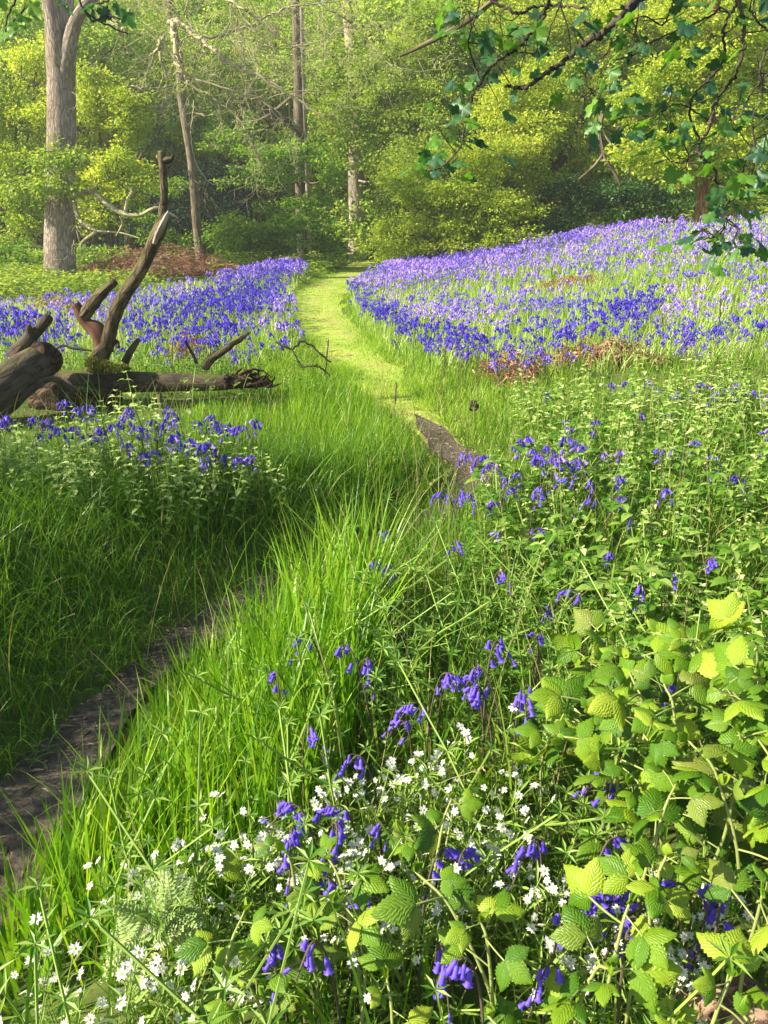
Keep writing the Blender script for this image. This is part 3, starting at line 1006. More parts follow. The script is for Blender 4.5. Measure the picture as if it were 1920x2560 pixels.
# --- left hand understorey
leafy_tree('young_oak', 'yellow green oak bush right behind the massive oak trunk', 'tree', (280, 640, 23),
           M['greybark'], [(270, 330, 100, 90, 22.6), (240, 450, 100, 70, 22.2), (310, 430, 65, 50, 22), (240, 240, 90, 80, 23), (200, 540, 70, 40, 22), (330, 300, 50, 40, 23)], M['yellowleaf'], leaf=.09, seed=61, dens=.85)
leafy_tree('young_oak', 'yellow green oak bush left of the massive oak trunk', 'tree', (40, 640, 24),
           M['greybark'], [(40, 300, 110, 90, 23), (30, 430, 110, 80, 22.5), (90, 180, 100, 90, 24), (-40, 240, 90, 90, 23), (20, 540, 90, 50, 22.6)], M['yellowleaf'], leaf=.09, seed=62, dens=.8)
leafy_tree('young_oak', 'shadier oak crown above and behind the massive oak', 'tree', (200, 560, 31),
           M['greybark'], [(60, 80, 170, 110, 30), (260, 110, 150, 100, 30.5), (180, 30, 190, 80, 31), (420, 300, 90, 60, 32), (360, 180, 100, 80, 32)], M['farleaf'], leaf=.11, seed=63, dens=.8)
leafy_tree('holly_bush', 'near black holly carrying the deep shade of the hollow in its leaf colour', 'bush', (470, 560, 30.5),
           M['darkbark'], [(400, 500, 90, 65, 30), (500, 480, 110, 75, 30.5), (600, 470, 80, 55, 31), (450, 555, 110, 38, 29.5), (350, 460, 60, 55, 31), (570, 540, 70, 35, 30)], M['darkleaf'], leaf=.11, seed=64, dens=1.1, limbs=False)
leafy_tree('elder_bush', 'lit green bush standing in front of the dark holly', 'bush', (420, 590, 27.2),
           M['greybark'], [(345, 560, 70, 30, 26.5), (545, 590, 80, 30, 26.6), (440, 600, 90, 22, 26.4), (330, 480, 50, 30, 27), (430, 470, 50, 18, 27)], M['freshleaf'], leaf=.09, seed=65, dens=.6, limbs=False, flat=.35)
leafy_tree('elder_bush', 'low green bushes between the oak foot and the forked trunk', 'bush', (660, 620, 26.5),
           M['greybark'], [(640, 605, 90, 30, 25.5), (720, 600, 70, 35, 25.4), (815, 595, 40, 35, 26), (865, 632, 40, 12, 25.5)], M['freshleaf'], leaf=.085, seed=66, dens=.8, limbs=False)
leafy_tree('elder_bush', 'shady low bushes at the far left under the oak', 'bush', (30, 680, 22),
           M['greybark'], [(20, 640, 80, 45, 21.5), (-30, 600, 60, 60, 22), (75, 655, 50, 25, 21), (240, 640, 60, 28, 21.5)], M['freshleaf'], leaf=.08, seed=67, dens=.7, limbs=False)


# --- bent dead limbs in the golden foliage
def bent_limb():
    d = 22.0
    root = empty('dead_tree', P(1550, 330, d))
    tag(root, 'hooked dead limb with a pale peeled fork hanging among golden leaves', 'dead tree')
    b = np.array(root.location)
    for nm, m, pts in (('limb', 'darkbark', [(1548, 325, 8, d), (1545, 296, 8.5, d), (1528, 282, 8, d), (1510, 279, 7, d)]),
                       ('limb', 'greybark', [(1510, 277, 7, d), (1503, 300, 6.5, d), (1500, 335, 6, d), (1506, 370, 5, d), (1512, 395, 4.5, d), (1532, 425, 4, d), (1545, 450, 3.4, d), (1552, 468, 2, d)]),
                       ('branch', 'greybark', [(1508, 385, 4, d), (1485, 415, 3.2, d), (1448, 448, 2, d)]),
                       ('branch', 'twig', [(1503, 320, 3, d), (1520, 350, 2.5, d), (1550, 375, 2, d), (1590, 385, 1.2, d)]),
                       ('branch', 'darkbark', [(1545, 296, 6, d), (1600, 318, 5, d + .2), (1680, 322, 4, d + .5), (1766, 330, 6, d - 1.4)])):
        c, r = pixpath(pts, 20)
        g = G()
        tube(g, c - b, r, 8, bump=.1)
        g.build(nm, M[m], root)


bent_limb()


# --- the wood up the slope: crowns on trunks, copies of three kinds
def hill_wood():
    protos = []
    for v in range(4):
        root = empty('woodland_tree')
        g = G()
        hgt = 7.5
        tube(g, catmull([[0, 0, -.4], [.1, 0, 2.5], [-.1, .1, 5], [.15, 0, hgt]], 14), np.linspace(.26, .10, 14), 8, bump=.06, seed=v)
        g.build('trunk', M['palebark' if v == 1 else 'greybark'], root)
        gl = G()
        r_ = np.random.default_rng(70 + v)
        for q in range(13):
            a = r_.uniform(0, 2 * PI)
            zz = r_.uniform(.8, 11)
            rad = r_.uniform(.4, 2.6) * (1 - abs(zz - 6) / 9)
            C = np.array([math.cos(a) * rad, math.sin(a) * rad, zz])
            R = np.array([1.9, 1.9, .95]) * r_.uniform(.7, 1.2)
            sprays(gl, C, R, 125, .18, -.3, 100 * v + q, .4, .3, 7)
        tag(gl.build('foliage', M['farleaf' if v != 2 else 'oakleaf'], root, smooth=False), kind='stuff')
        gt = G()
        for q in range(16):
            bare_branches(gt, np.array([0, 0, r_.uniform(1.5, 7)]), np.array([r_.normal(), r_.normal(), .5]), 2.2, .05, 1, r_)
        tag(gt.build('twigs', M['greybark'], root), kind='stuff')
        protos.append((root, kid_map(root)))
    r_ = np.random.default_rng(9)
    spots = []
    for row, (yy, k) in enumerate(((33, 11), (37, 14), (42, 15), (48, 16), (55, 16), (64, 16), (75, 16), (88, 16))):
        for i in range(k):
            spots.append(((i + .5 + r_.uniform(-.35, .35)) / k * 2 - 1, yy + r_.uniform(-2, 2)))
    lab = ('hazy green tree on the wooded slope behind the clearing', 'grey green tree with pale trunk up the slope', 'yellower tree up on the wooded slope', 'dim leafy tree deep in the wood on the slope')
    used = [False] * 4
    for i, (s, y) in enumerate(spots):
        x = s * (y * .62 + 3)
        v = int(r_.integers(0, 4))
        if 37 > y and -9.5 < x < -4:
            continue                                   # the dark hollow stays open
        root, km = protos[v]
        o = root if not used[v] else copy_tree(root, km)
        used[v] = True
        o.location = (x, y, float(terr(x, y)))
        o.rotation_euler.z = r_.uniform(0, 2 * PI)
        sc = r_.uniform(.9, 1.3) * (1 + .25 * sstep(50, 90, y))
        o.scale = (sc, sc, sc)
        tag(o, lab[v], 'tree', 'trees up the wooded slope')


hill_wood()


def haze():
    g = G()
    x, y0, y1, z0, z1 = 74.0, -6.0, 114.0, -1.6, 46.0
    V = [(a, b, c) for c in (z0, z1) for b in (y0, y1) for a in (-x, x)]
    g.add(np.array(V), np.array([[0, 2, 3, 1], [4, 5, 7, 6], [0, 1, 5, 4], [1, 3, 7, 5], [3, 2, 6, 7], [2, 0, 4, 6]]))
    m, nt = mat('haze')
    pv = nn(nt, 'ShaderNodeVolumePrincipled')
    pv.inputs['Color'].default_value = (.93, .95, .92, 1)
    pv.inputs['Density'].default_value = HAZE
    pv.inputs['Anisotropy'].default_value = .3
    out = nn(nt, 'ShaderNodeOutputMaterial')
    nt.links.new(pv.outputs[0], out.inputs['Volume'])
    tag(g.build('haze', m, smooth=False), 'thin pale woodland haze', 'haze', kind='stuff')


HAZE = .0019
haze()


# ------------------------------------------------------------------ the fallen tree
def fallen_tree():
    root = empty('fallen_tree', P(290, 985, 5.67))
    tag(root, 'fallen tree with dark mossy limbs lying across the left grass', 'fallen tree')
    b = np.array(root.location)

    def part(nm, m, pts, n=30, sides=16, bump=.10, seed=0, jit=0.0, lump=3.0):
        c, r = pixpath([(x, y, w, dd * .93) for x, y, w, dd in pts], n)
        c = c - b
        if jit:
            c = c + np.random.default_rng(seed).normal(size=c.shape) * r[:, None] * jit
        g = G()
        tube(g, c, r, sides, bump=bump, seed=seed, lump=lump)
        return g.build(nm, M[m], root)
    part('trunk', 'logbark', [(-150, 1120, 58, 5.1), (-72, 1045, 56, 5.35), (0, 980, 53, 5.55), (63, 929, 47, 5.8), (106, 902, 41, 5.95), (120, 893, 33, 6.0)], 40, 26, .10, 1)
    part('trunk', 'logbark', [(66, 962, 28, 6.15), (154, 957, 30, 6.2), (230, 953, 30, 6.2), (290, 955, 27, 6.2), (434, 955, 23, 6.2), (530, 956, 20, 6.2), (590, 956, 15, 6.2), (640, 952, 9, 6.25)], 60, 24, .06, 2)
    part('broken_end', 'rotten', [(560, 956, 16, 6.15), (600, 952, 16, 6.2), (640, 952, 14, 6.25), (668, 955, 9, 6.3), (680, 958, 4, 6.3)], 30, 22, .5, 3, lump=11)
    rs = np.random.default_rng(15)
    for k in range(16):
        x, y = rs.uniform(585, 665), rs.uniform(922, 962)
        part('splinter', 'rotten', [(x, y, rs.uniform(3, 7), 6.15), (x + rs.uniform(8, 24), y + rs.uniform(-16, 10), rs.uniform(2, 5), 6.12), (x + rs.uniform(18, 52), y + rs.uniform(-30, 18), .8, 6.1)], 8, 5, .3, 60 + k, .2)
    part('broken_end', 'rotten', [(98, 905, 42, 5.93), (112, 896, 44, 5.97), (124, 889, 36, 6.0), (130, 885, 20, 6.03)], 12, 22, .22, 5, lump=6)
    part('log_shade_mass', 'rotten', [(90, 1010, 30, 6.1), (150, 1005, 40, 6.05), (220, 1003, 34, 6.05), (300, 990, 22, 6.1)], 26, 18, .35, 4, lump=4)  # added dark mass standing in for the shade under the log
    part('bark_flap', 'logbark', [(-40, 1078, 11, 5.35), (0, 1045, 11, 5.4), (35, 1008, 10, 5.5), (70, 980, 9, 5.6), (110, 952, 8, 5.75), (140, 950, 8, 5.8), (174, 968, 8, 5.85), (215, 976, 7, 5.9), (258, 980, 4, 5.95)], 50, 10, .25, 6)
    part('stub', 'logbark', [(40, 892, 26, 5.95), (77, 843, 17, 5.95), (98, 822, 14, 5.95), (120, 795, 12, 5.95), (124, 790, 8, 5.95)], 22, 14, .16, 7)
    part('stub', 'logbark', [(80, 840, 10, 5.93), (72, 822, 9, 5.9), (74, 812, 6, 5.9)], 8, 8, .2, 8)
    lim = part('limb', 'limbbark', [(247, 930, 27, 6.15), (250, 893, 22, 6.15), (268, 852, 19, 6.15), (280, 809, 17, 6.15), (294, 770, 17, 6.15), (318, 727, 16.5, 6.15), (347, 684, 16, 6.15), (370, 640, 15, 6.15), (388, 597, 17, 6.15), (405, 560, 16, 6.15), (416, 532, 7, 6.15)], 60, 14, .13, 9)
    part('limb', 'redwood', [(262, 880, 22, 6.18), (256, 846, 22, 6.18), (241, 824, 21, 6.18), (218, 809, 17, 6.18), (205, 790, 15, 6.18), (196, 772, 13, 6.18), (188, 762, 12, 6.18)], 30, 14, .16, 10)
    part('limb', 'limbbark', [(206, 792, 15, 6.17), (228, 764, 16, 6.17), (250, 738, 15, 6.17), (270, 718, 12, 6.17), (288, 703, 10, 6.17)], 24, 12, .16, 11)
    part('post', 'limbbark', [(404, 545, 10, 6.16), (410, 495, 10, 6.16), (409, 440, 10, 6.16), (404, 400, 9.5, 6.16), (403, 378, 9, 6.16)], 26, 12, .10, 12)
    part('stub', 'darkbark', [(410, 402, 9, 6.16), (420, 400, 10, 6.14), (429, 396, 6, 6.12), (433, 389, 3, 6.1)], 14, 10, .3, 13)
    part('splinter', 'palebark', [(386, 610, 5, 6.05), (398, 578, 8, 6.04), (412, 548, 7, 6.05), (421, 528, 2, 6.08)], 16, 7, .25, 14)
    part('stub', 'limbbark', [(312, 905, 10, 6.2), (330, 873, 8, 6.2), (347, 848, 6, 6.2)], 10, 8, .15, 15)
    part('stub', 'darkbark', [(283, 852, 8, 6.2), (292, 858, 7, 6.15), (296, 868, 4, 6.1)], 8, 8, .15, 16)
    part('branch', 'limbbark', [(512, 920, 11, 6.3), (530, 896, 10, 6.3), (569, 869, 8, 6.3), (598, 848, 8, 6.3), (622, 831, 4, 6.3)], 18, 8, .2, 17, .08)
    part('branch', 'darkbark', [(492, 910, 4, 6.3), (482, 886, 4, 6.3), (463, 852, 3, 6.3)], 12, 6, .2, 18, .1)
    part('branch', 'darkbark', [(398, 985, 5, 6.0), (403, 1020, 4, 5.9), (420, 1045, 3, 5.8)], 12, 6, .2, 19, .1)
    part('branch', 'darkbark', [(118, 900, 4, 6.2), (150, 865, 3, 6.3), (190, 872, 3, 6.3), (238, 878, 2, 6.3)], 16, 6, .2, 20, .15)
    # moss cushion where the limb leaves the log
    g = G()
    r_ = np.random.default_rng(3)
    for (px, py, rx, ry) in ((255, 922, 30, 18), (300, 925, 20, 10), (235, 915, 16, 20)):
        C = P(px, py, 5.58) - b
        f = 5.7 / FPX
        k = 500
        d = unit(r_.normal(size=(k, 3)))
        d[:, 2] = np.abs(d[:, 2])
        c = C + d * np.array([rx * f, .08, ry * f]) * r_.uniform(.7, 1.05, (k, 1))
        leafquads(g, c, unit(d + r_.normal(size=(k, 3)) * .5), unit(r_.normal(size=(k, 3))), np.full(k, .024), np.full(k, .010))
    tag(g.build('moss', M['moss'], root, smooth=False), kind='stuff')


fallen_tree()


def dead_twig(label, paths, d, mat_='darkbark', cat='twig', name='fallen_twig', group=None):
    p0 = at(paths[0][0][0], paths[0][0][1] + 20)
    root = empty(name, p0)
    tag(root, label, cat, group)
    b = p0
    rg = np.random.default_rng(int(paths[0][0][0]))
    for pts in paths:
        c, r = pixpath([(x, y, w, d + dz) for x, y, w, dz in pts], 20)
        g = G()
        tube(g, c - b + rg.normal(size=c.shape) * r[:, None] * .4, r, 6, bump=.15)
        g.build('branch', M[mat_], root)


dead_twig('black arching dead branch beside the grassy path near the log end', [[(689, 855, 3.2, 0), (729, 872, 3.4, 0), (758, 852, 3, 0), (799, 884, 2.6, 0), (828, 907, 1.8, 0)], [(752, 918, 2.6, 0), (793, 915, 3, 0), (825, 939, 1.5, 0)], [(822, 849, 2, 0), (816, 900, 1.8, 0), (813, 940, 1.6, 0)],
                                                                            [(729, 872, 2, 0), (745, 900, 2, 0), (760, 925, 2, 0)]], 6.9)
dead_twig('black arching dead branch over the dry bracken on the right', [[(1480, 918, 3.5, 0), (1500, 885, 3.4, 0), (1540, 860, 3.2, 0), (1580, 852, 3, 0), (1605, 880, 2.8, 0), (1625, 892, 2, 0)], [(1580, 852, 2.6, 0), (1598, 895, 2.4, 0), (1612, 915, 2, 0)],
                                                                 [(1448, 868, 3.4, 0), (1456, 840, 3, 0), (1466, 820, 2, 0)], [(1440, 905, 4, 0), (1450, 868, 3, 0)], [(1260, 905, 1.8, 0), (1300, 885, 2.4, 0), (1330, 878, 1.8, 0)]], 8.0)
dead_twig('short charred stick end poking from the lime grass', [[(1186, 1022, 8, 0), (1185, 1012, 8, 0), (1184, 1005, 5, 0)]], 5.35, cat='stick', name='fallen_stick')
for i, (x, y0, y1, dd, lab) in enumerate(((1655, 750, 880, 8.6, 'taller thin dark dead stem left of the upright pair on the bank'), (1800, 745, 890, 8.4, 'thin dark dead stem right of the upright pair on the bank'), (1552, 240, 600, 14, None), (990, 955, 1000, 6, 'short dry stalk at the edge of the grassy path'))):
    if lab:
        dead_twig(lab, [[(x - 2, y1 + 20, 2.2, 0), (x, (y0 + y1) / 2, 1.8, 0), (x + 1, y0, 1.2, 0)]], dd, cat='dead weed', name='withered_weed')


# ------------------------------------------------------------------ leaves with a mesh of their own
def orient(D, N):
    y = np.asarray(D, float) / max(np.linalg.norm(D), 1e-9)
    x = np.cross(y, N)
    x /= max(np.linalg.norm(x), 1e-9)
    z = np.cross(x, y)
    return Matrix(np.column_stack([x, y, z]).tolist())


def place(o, loc, D, N, s):
    m = orient(D, N).to_4x4()
    m.translation = Vector(loc)
    o.matrix_local = m @ Matrix.Diagonal((s, s, s, 1))


def syc_leaf(v):
    r_ = np.random.default_rng(v)
    ang, rad = [], []
    lobes = [(-128, .50), (-62, .86), (0, 1.0), (62, .86), (128, .50)]
    for i, (a, r) in enumerate(lobes):
        r = r * r_.uniform(.92, 1.06)
        for da, k in ((-27, .66), (-19, .86), (-11, .82), (0, 1.0), (11, .82), (19, .86), (27, .66)):
            ang.append(a + da * (.8 if i in (0, 4) else 1))
            rad.append(r * k * .62)
        if i < 4:
            ang.append((a + lobes[i + 1][0]) / 2)
            rad.append(.36)
    ang = np.radians(np.array(ang))
    rad = np.array(rad)
    X, Y = np.sin(ang) * rad, .36 + np.cos(ang) * rad
    rr = np.hypot(X, Y - .36)
    Z = -.30 * rr ** 2 - .10 * np.abs(X) + .05 * np.cos(ang * 5)
    V = np.vstack([[0, .36, .03], np.stack([X, Y, Z], -1), [0, 0, 0]])
    n = len(X)
    k = np.arange(n - 1)
    F = np.vstack([np.stack([np.zeros(n - 1, int), k + 2, k + 1], 1), [[0, n + 1, n]], [[0, 1, n + 1]]])
    g = G()
    g.add(V, F, 0, np.stack([V[:, 0], V[:, 1]], -1))
    tube(g, np.array([[0, 0, 0], [.01, -.25, .06], [0, -.5, .16]]), .012, 4, cap=False)
    return g.mesh('sycamore_leaf', M['syc'], smooth=True)


SYC = [syc_leaf(v) for v in range(4)]
SYCL = [m_.copy() for m_ in SYC]
for m_ in SYCL:
    m_.materials[0] = M['syc_lime']


def sycamore():
    d = 4.1
    root = empty('sycamore_tree', (3.9, 4.9, float(terr(3.9, 4.9))))
    tag(root, 'sycamore with dark drooping twigs and blue green lobed leaves overhanging from the top right', 'tree')
    b = np.array(root.location)
    g = G()
    tube(g, catmull([[0, 0, -.3], [.05, 0, 1.5], [-.1, .05, 3.2], [-.05, 0, 5.5], [.1, 0, 8]], 40), np.linspace(.24, .12, 40), 20, bump=.05)
    g.build('trunk', M['greybark'], root)
    for pts in ([(3.85, 4.9, 2.9), (3.2, 4.6, 3.5), (2.3, 4.3, 3.2), (1.62, 4.15, 2.75), tuple(P(1640, -55, d))], [(3.85, 4.9, 3.3), (3.0, 4.7, 3.9), (2.4, 4.4, 3.3), (2.1, 4.2, 2.75), tuple(P(1850, -50, d))],
                [(3.2, 4.6, 3.5), (2.0, 4.3, 3.9), (1.2, 4.2, 3.2), tuple(P(1380, -60, d))]):
        g = G()
        tube(g, catmull(np.array(pts) - b, 24), np.linspace(.05, .016, 24), 9, bump=.06)
        g.build('limb', M['darkbark'], root)
    tw = [([(1640, -55), (1595, 0), (1560, 39), (1504, 82), (1460, 113), (1408, 152), (1365, 182), (1321, 213), (1300, 219), (1261, 215)], 10, 3.5, d),
          ([(1380, -60), (1365, 29), (1336, 75), (1284, 127), (1238, 156), (1203, 203), (1183, 231), (1174, 278), (1160, 330), (1148, 370), (1105, 417), (1070, 428)], 4.6, 1.8, d - .1),
          ([(1210, -50), (1191, 35), (1171, 104), (1186, 162), (1197, 185)], 2.6, 1.6, d),
          ([(1190, -20), (1290, 32), (1330, 18), (1400, 12), (1470, 22)], 4, 3, d + .1),
          ([(1844, -60), (1848, 0), (1860, 75), (1848, 168), (1793, 249), (1770, 324), (1744, 370), (1761, 399), (1787, 422), (1793, 457), (1825, 486), (1808, 525), (1812, 555), (1799, 586), (1760, 598)], 5, 1.8, d - .2),
          ([(1850, -50), (1840, 10), (1810, 70), (1808, 156), (1741, 231), (1724, 289), (1747, 347), (1744, 372)], 4, 2.4, d - .1),
          ([(1580, 20), (1533, 75), (1521, 127), (1469, 174), (1463, 203), (1481, 231), (1500, 262)], 2.4, 1.3, d),
          ([(1800, 20), (1764, 46), (1643, 98), (1597, 133), (1540, 150)], 2.6, 1.5, d + .1),
          ([(1744, 370), (1720, 400), (1715, 420)], 2, 1.2, d - .1), ([(1812, 545), (1835, 560), (1850, 575)], 1.8, 1.3, d - .2),
          ([(1770, 300), (1700, 260), (1660, 275), (1610, 300)], 2.2, 1.2, d), ([(1930, 90), (1900, 170), (1905, 240), (1880, 300), (1890, 380), (1872, 470)], 3, 1.4, d - .3),
          ([(1950, 150), (1880, 230), (1850, 290), (1820, 300)], 2.4, 1.3, d - .2), ([(1870, 20), (1900, 60), (1940, 90)], 2.6, 2, d), ([(1690, -30), (1660, 60), (1610, 40), (1560, 60)], 2.4, 1.4, d),
          ([(1420, -40), (1380, 60), (1360, 120), (1330, 140)], 2.2, 1.4, d), ([(1930, 330), (1890, 350), (1860, 420), (1852, 500)], 2.2, 1.3, d - .25)]
    rg = np.random.default_rng(33)
    gt = G()
    nodes = []
    for pts, w0, w1, dd in tw:
        n = len(pts)
        pp = [(x, y, w0 + (w1 - w0) * i / (n - 1), dd + .12 * math.sin(i * 1.3 + x)) for i, (x, y) in enumerate(pts)]
        c, r = pixpath(pp, 12 * n)
        c = c - b + rg.normal(size=c.shape) * r[:, None] * .5
        g = G()
        tube(g, c, r, 7, bump=.12)
        g.build('branch' if w0 > 3 else 'twig', M['darkbark'], root)
        for k in range(3 + n // 2):
            q = int(rg.integers(3, len(c)))
            dr = unit(rg.normal(size=3) * np.array([1, .7, .8]) + np.array([0, 0, -.15]))
            e = c[q - 1] + dr * rg.uniform(.06, .22)
            m_ = (c[q - 1] + e) / 2 + rg.normal(size=3) * .025
            tube(gt, catmull([c[q - 1], m_, e], 6), np.linspace(.0032, .0018, 6), 4, cap=False)
            nodes.append((e, dr))
    tag(gt.build('twiglets', M['darkbark'], root), kind='stuff')
    spots = [(1190, 65), (1215, 60), (1250, 60), (1270, 75), (1170, 80), (1135, 190), (1160, 178), (1190, 172), (1205, 180), (1110, 250), (1130, 262), (1150, 235), (1165, 225), (1140, 280), (1080, 255), (1093, 340), (1115, 335), (1135, 332), (1150, 330), (1070, 350),
             (1058, 412), (1075, 405), (1090, 400), (1045, 422), (1388, 104), (1400, 120), (1423, 64), (1440, 50), (1330, 87), (1345, 100), (1470, 139), (1435, 145), (1450, 160), (1556, 58), (1504, 226), (1520, 235), (1718, 98), (1782, 122), (1800, 110), (1712, 203), (1730, 215), (1740, 200),
             (1370, 215), (1320, 60), (1300, 55), (1190, 430), (1100, 362), (1790, 255), (1800, 270), (1585, 307), (1570, 315), (1625, 300), (1650, 305), (1690, 295), (1560, 250), (1545, 262), (1535, 240), (1770, 520), (1760, 500), (1874, 590), (1890, 600), (1840, 562), (1770, 567), (1850, 580), (1903, 515), (1880, 505),
             (1840, 445), (1820, 455), (1800, 492), (1810, 470), (1850, 430), (1860, 460), (1780, 590), (1750, 600), (1870, 610), (1480, 10), (1500, 20), (1540, 15), (1610, 20), (1650, 30), (1690, 60), (1740, 30), (1120, 5), (1100, 10), (1140, 45), (1700, 330), (1730, 320), (1660, 330)]
    leaves = []                                       # (twig end, direction)
    for px, py in spots + spots:
        e = P(px + rg.uniform(-16, 16), py + rg.uniform(-12, 12), d + rg.uniform(-.3, .2)) - b
        leaves.append((e, unit(np.array([rg.normal(), rg.normal() * .7, -.5]))))
    for e, dr in nodes:
        leaves.append((e, dr))
    for k in range(64):                                             # the crowded upper right corner
        px, py = rg.uniform(1560, 1960), rg.uniform(-40, 300) if k < 38 else rg.uniform(300, 480)
        if py > 300 and px < 1800:
            px = rg.uniform(1800, 1960)
        leaves.append((P(px, py, d + rg.uniform(-.5, .5)) - b, unit(np.array([rg.normal(), rg.normal() * .7, -.4]))))
    rg.shuffle(leaves)
    for e, dr in leaves[:298]:
        o = link('leaf', (SYC if rg.random() < .75 else SYCL)[int(rg.integers(0, 4))], root)
        D_ = unit(dr * np.array([1, 1, .5]) + np.array([0, -.1, -.28]))
        N_ = unit(rg.normal(size=3) * .42 + np.array([-.1, -.25, 1.0]))
        s = rg.uniform(.075, .118)
        place(o, e + D_ * s * .35, D_, N_, s)
    # the crown out of the picture above, whose shade keeps the hanging twigs dark
    gl = G()
    for q, (C, R) in enumerate((((2.9, 4.6, 5.2), (1.8, 1.8, .9)), ((1.2, 4.4, 4.9), (1.5, 1.6, .7)), ((-.2, 4.3, 4.6), (1.2, 1.4, .6)), ((4.5, 4.8, 6.4), (2, 2, 1.2)), ((.6, 4.2, 3.75), (1.0, 1.0, .45)))):
        sprays(gl, np.array(C) - b, np.array(R), 190, .14, -.35, 300 + q, .4)
    tag(gl.build('foliage', M['syc'], root, smooth=False), kind='stuff')
    # straight tapered grey rod added for a pale streak, not a known bough
    c, r = pixpath([(1000, 141, 3, d + 1.2), (1060, 112, 5.5, d + 1.1), (1120, 80, 7, d + 1.0), (1180, 45, 7, d + .9), (1235, 0, 7, d + .8), (1300, -50, 7, d + .6)], 24)
    g = G()
    tube(g, c - b, r, 8, bump=.04)
    g.build('grey_rod', M['greybark'], root)


sycamore()


def maple_sprig(name, label, twigs, leaves, d, mm):
    root = empty(name, P(*twigs[0][0], d))
    tag(root, label, 'branch')
    b = np.array(root.location)
    rg = np.random.default_rng(len(leaves))
    for pts in twigs:
        c, r = pixpath([(x, y, 3.2 - 1.6 * i / len(pts), d) for i, (x, y) in enumerate(pts)], 16)
        g = G()
        tube(g, c - b + rg.normal(size=c.shape) * .003, r, 6, bump=.1)
        g.build('twig', M['darkbark'], root)
    ms = [m.copy() for m in SYC]
    for m_ in ms:
        m_.materials[0] = mm
    for px, py in leaves:
        o = link('leaf', ms[int(rg.integers(0, 4))], root)
        place(o, P(px, py, d + rg.uniform(-.1, .1)) - b, unit(np.array([rg.normal(), rg.normal() * .5, -.7])), unit(rg.normal(size=3) * .5 + np.array([0, -.4, 1])), rg.uniform(.10, .15))


maple_sprig('maple_sprig', 'bright green maple sprig hanging into the top left corner', [[(45, -60), (38, 0), (20, 40), (12, 80)], [(70, -50), (60, 20), (30, 60)]],
            [(15, 20), (40, 30), (62, 18), (25, 55), (48, 65), (70, 45), (10, 75), (35, 82), (60, 0), (20, -10)], 5.0, leaf_mat('maple_leaf', [(.10, .24, .02), (.18, .34, .03)], src='object', tf=.4))
maple_sprig('maple_sprig', 'green maple sprig with black twigs hanging beside the oak fork', [[(200, -60), (197, 0), (215, 30), (250, 55), (285, 70), (320, 85)], [(290, -50), (270, 0), (240, 10)], [(215, 30), (232, 52), (262, 40), (300, 45)]],
            [(240, 5), (270, 12), (290, 5), (255, 20), (230, 12), (300, 18), (130, -5), (160, 3)], 5.6, M['syc'])


# ------------------------------------------------------------------ bramble
def bramble_leaflet(v):
    r_ = np.random.default_rng(40 + v)
    rows = 17
    t = np.linspace(0, 1, rows)
    wid = .34 * np.sin(PI * t ** .82) ** .75 * (1 - .15 * t)
    wid[0], wid[-1] = .02, .0
    wid = wid * np.where(np.arange(rows) % 2 == 1, 1.11, .91)
    V, uv = [], []
    for i in range(rows):
        for s in (-1, -.5, 0, .5, 1):
            pleat = .005 * (1 if i % 2 else -1) * (1 if abs(s) > .1 else 0)
            V.append([s * wid[i], t[i] + .05 * abs(s) * (.3 - t[i]) , .07 * abs(s) * (1 - .5 * abs(s)) + pleat - .22 * (t[i] - .25) ** 2 - .10 * abs(s) ** 2])
            uv.append([s, t[i]])
    V = np.array(V) + r_.normal(size=(rows * 5, 3)) * .006
    i, j = np.meshgrid(np.arange(rows - 1), np.arange(4), indexing='ij')
    a = (i * 5 + j).ravel()
    g = G()
    g.add(V, np.stack([a, a + 1, a + 6, a + 5], 1), 0, uv)
    return g


LEAFLET = {k: [bramble_leaflet(v).mesh('leaflet', M[k]) for v in range(3)] for k in ('bramble', 'bramble_old_shade')}


def petiole_mesh():
    g = G()
    tube(g, catmull([[0, 0, 0], [0, .5, .06], [0, 1, 0]], 6), .03, 5, cap=False)
    return g.mesh('leaf', M['cane'])


PETIOLE = petiole_mesh()


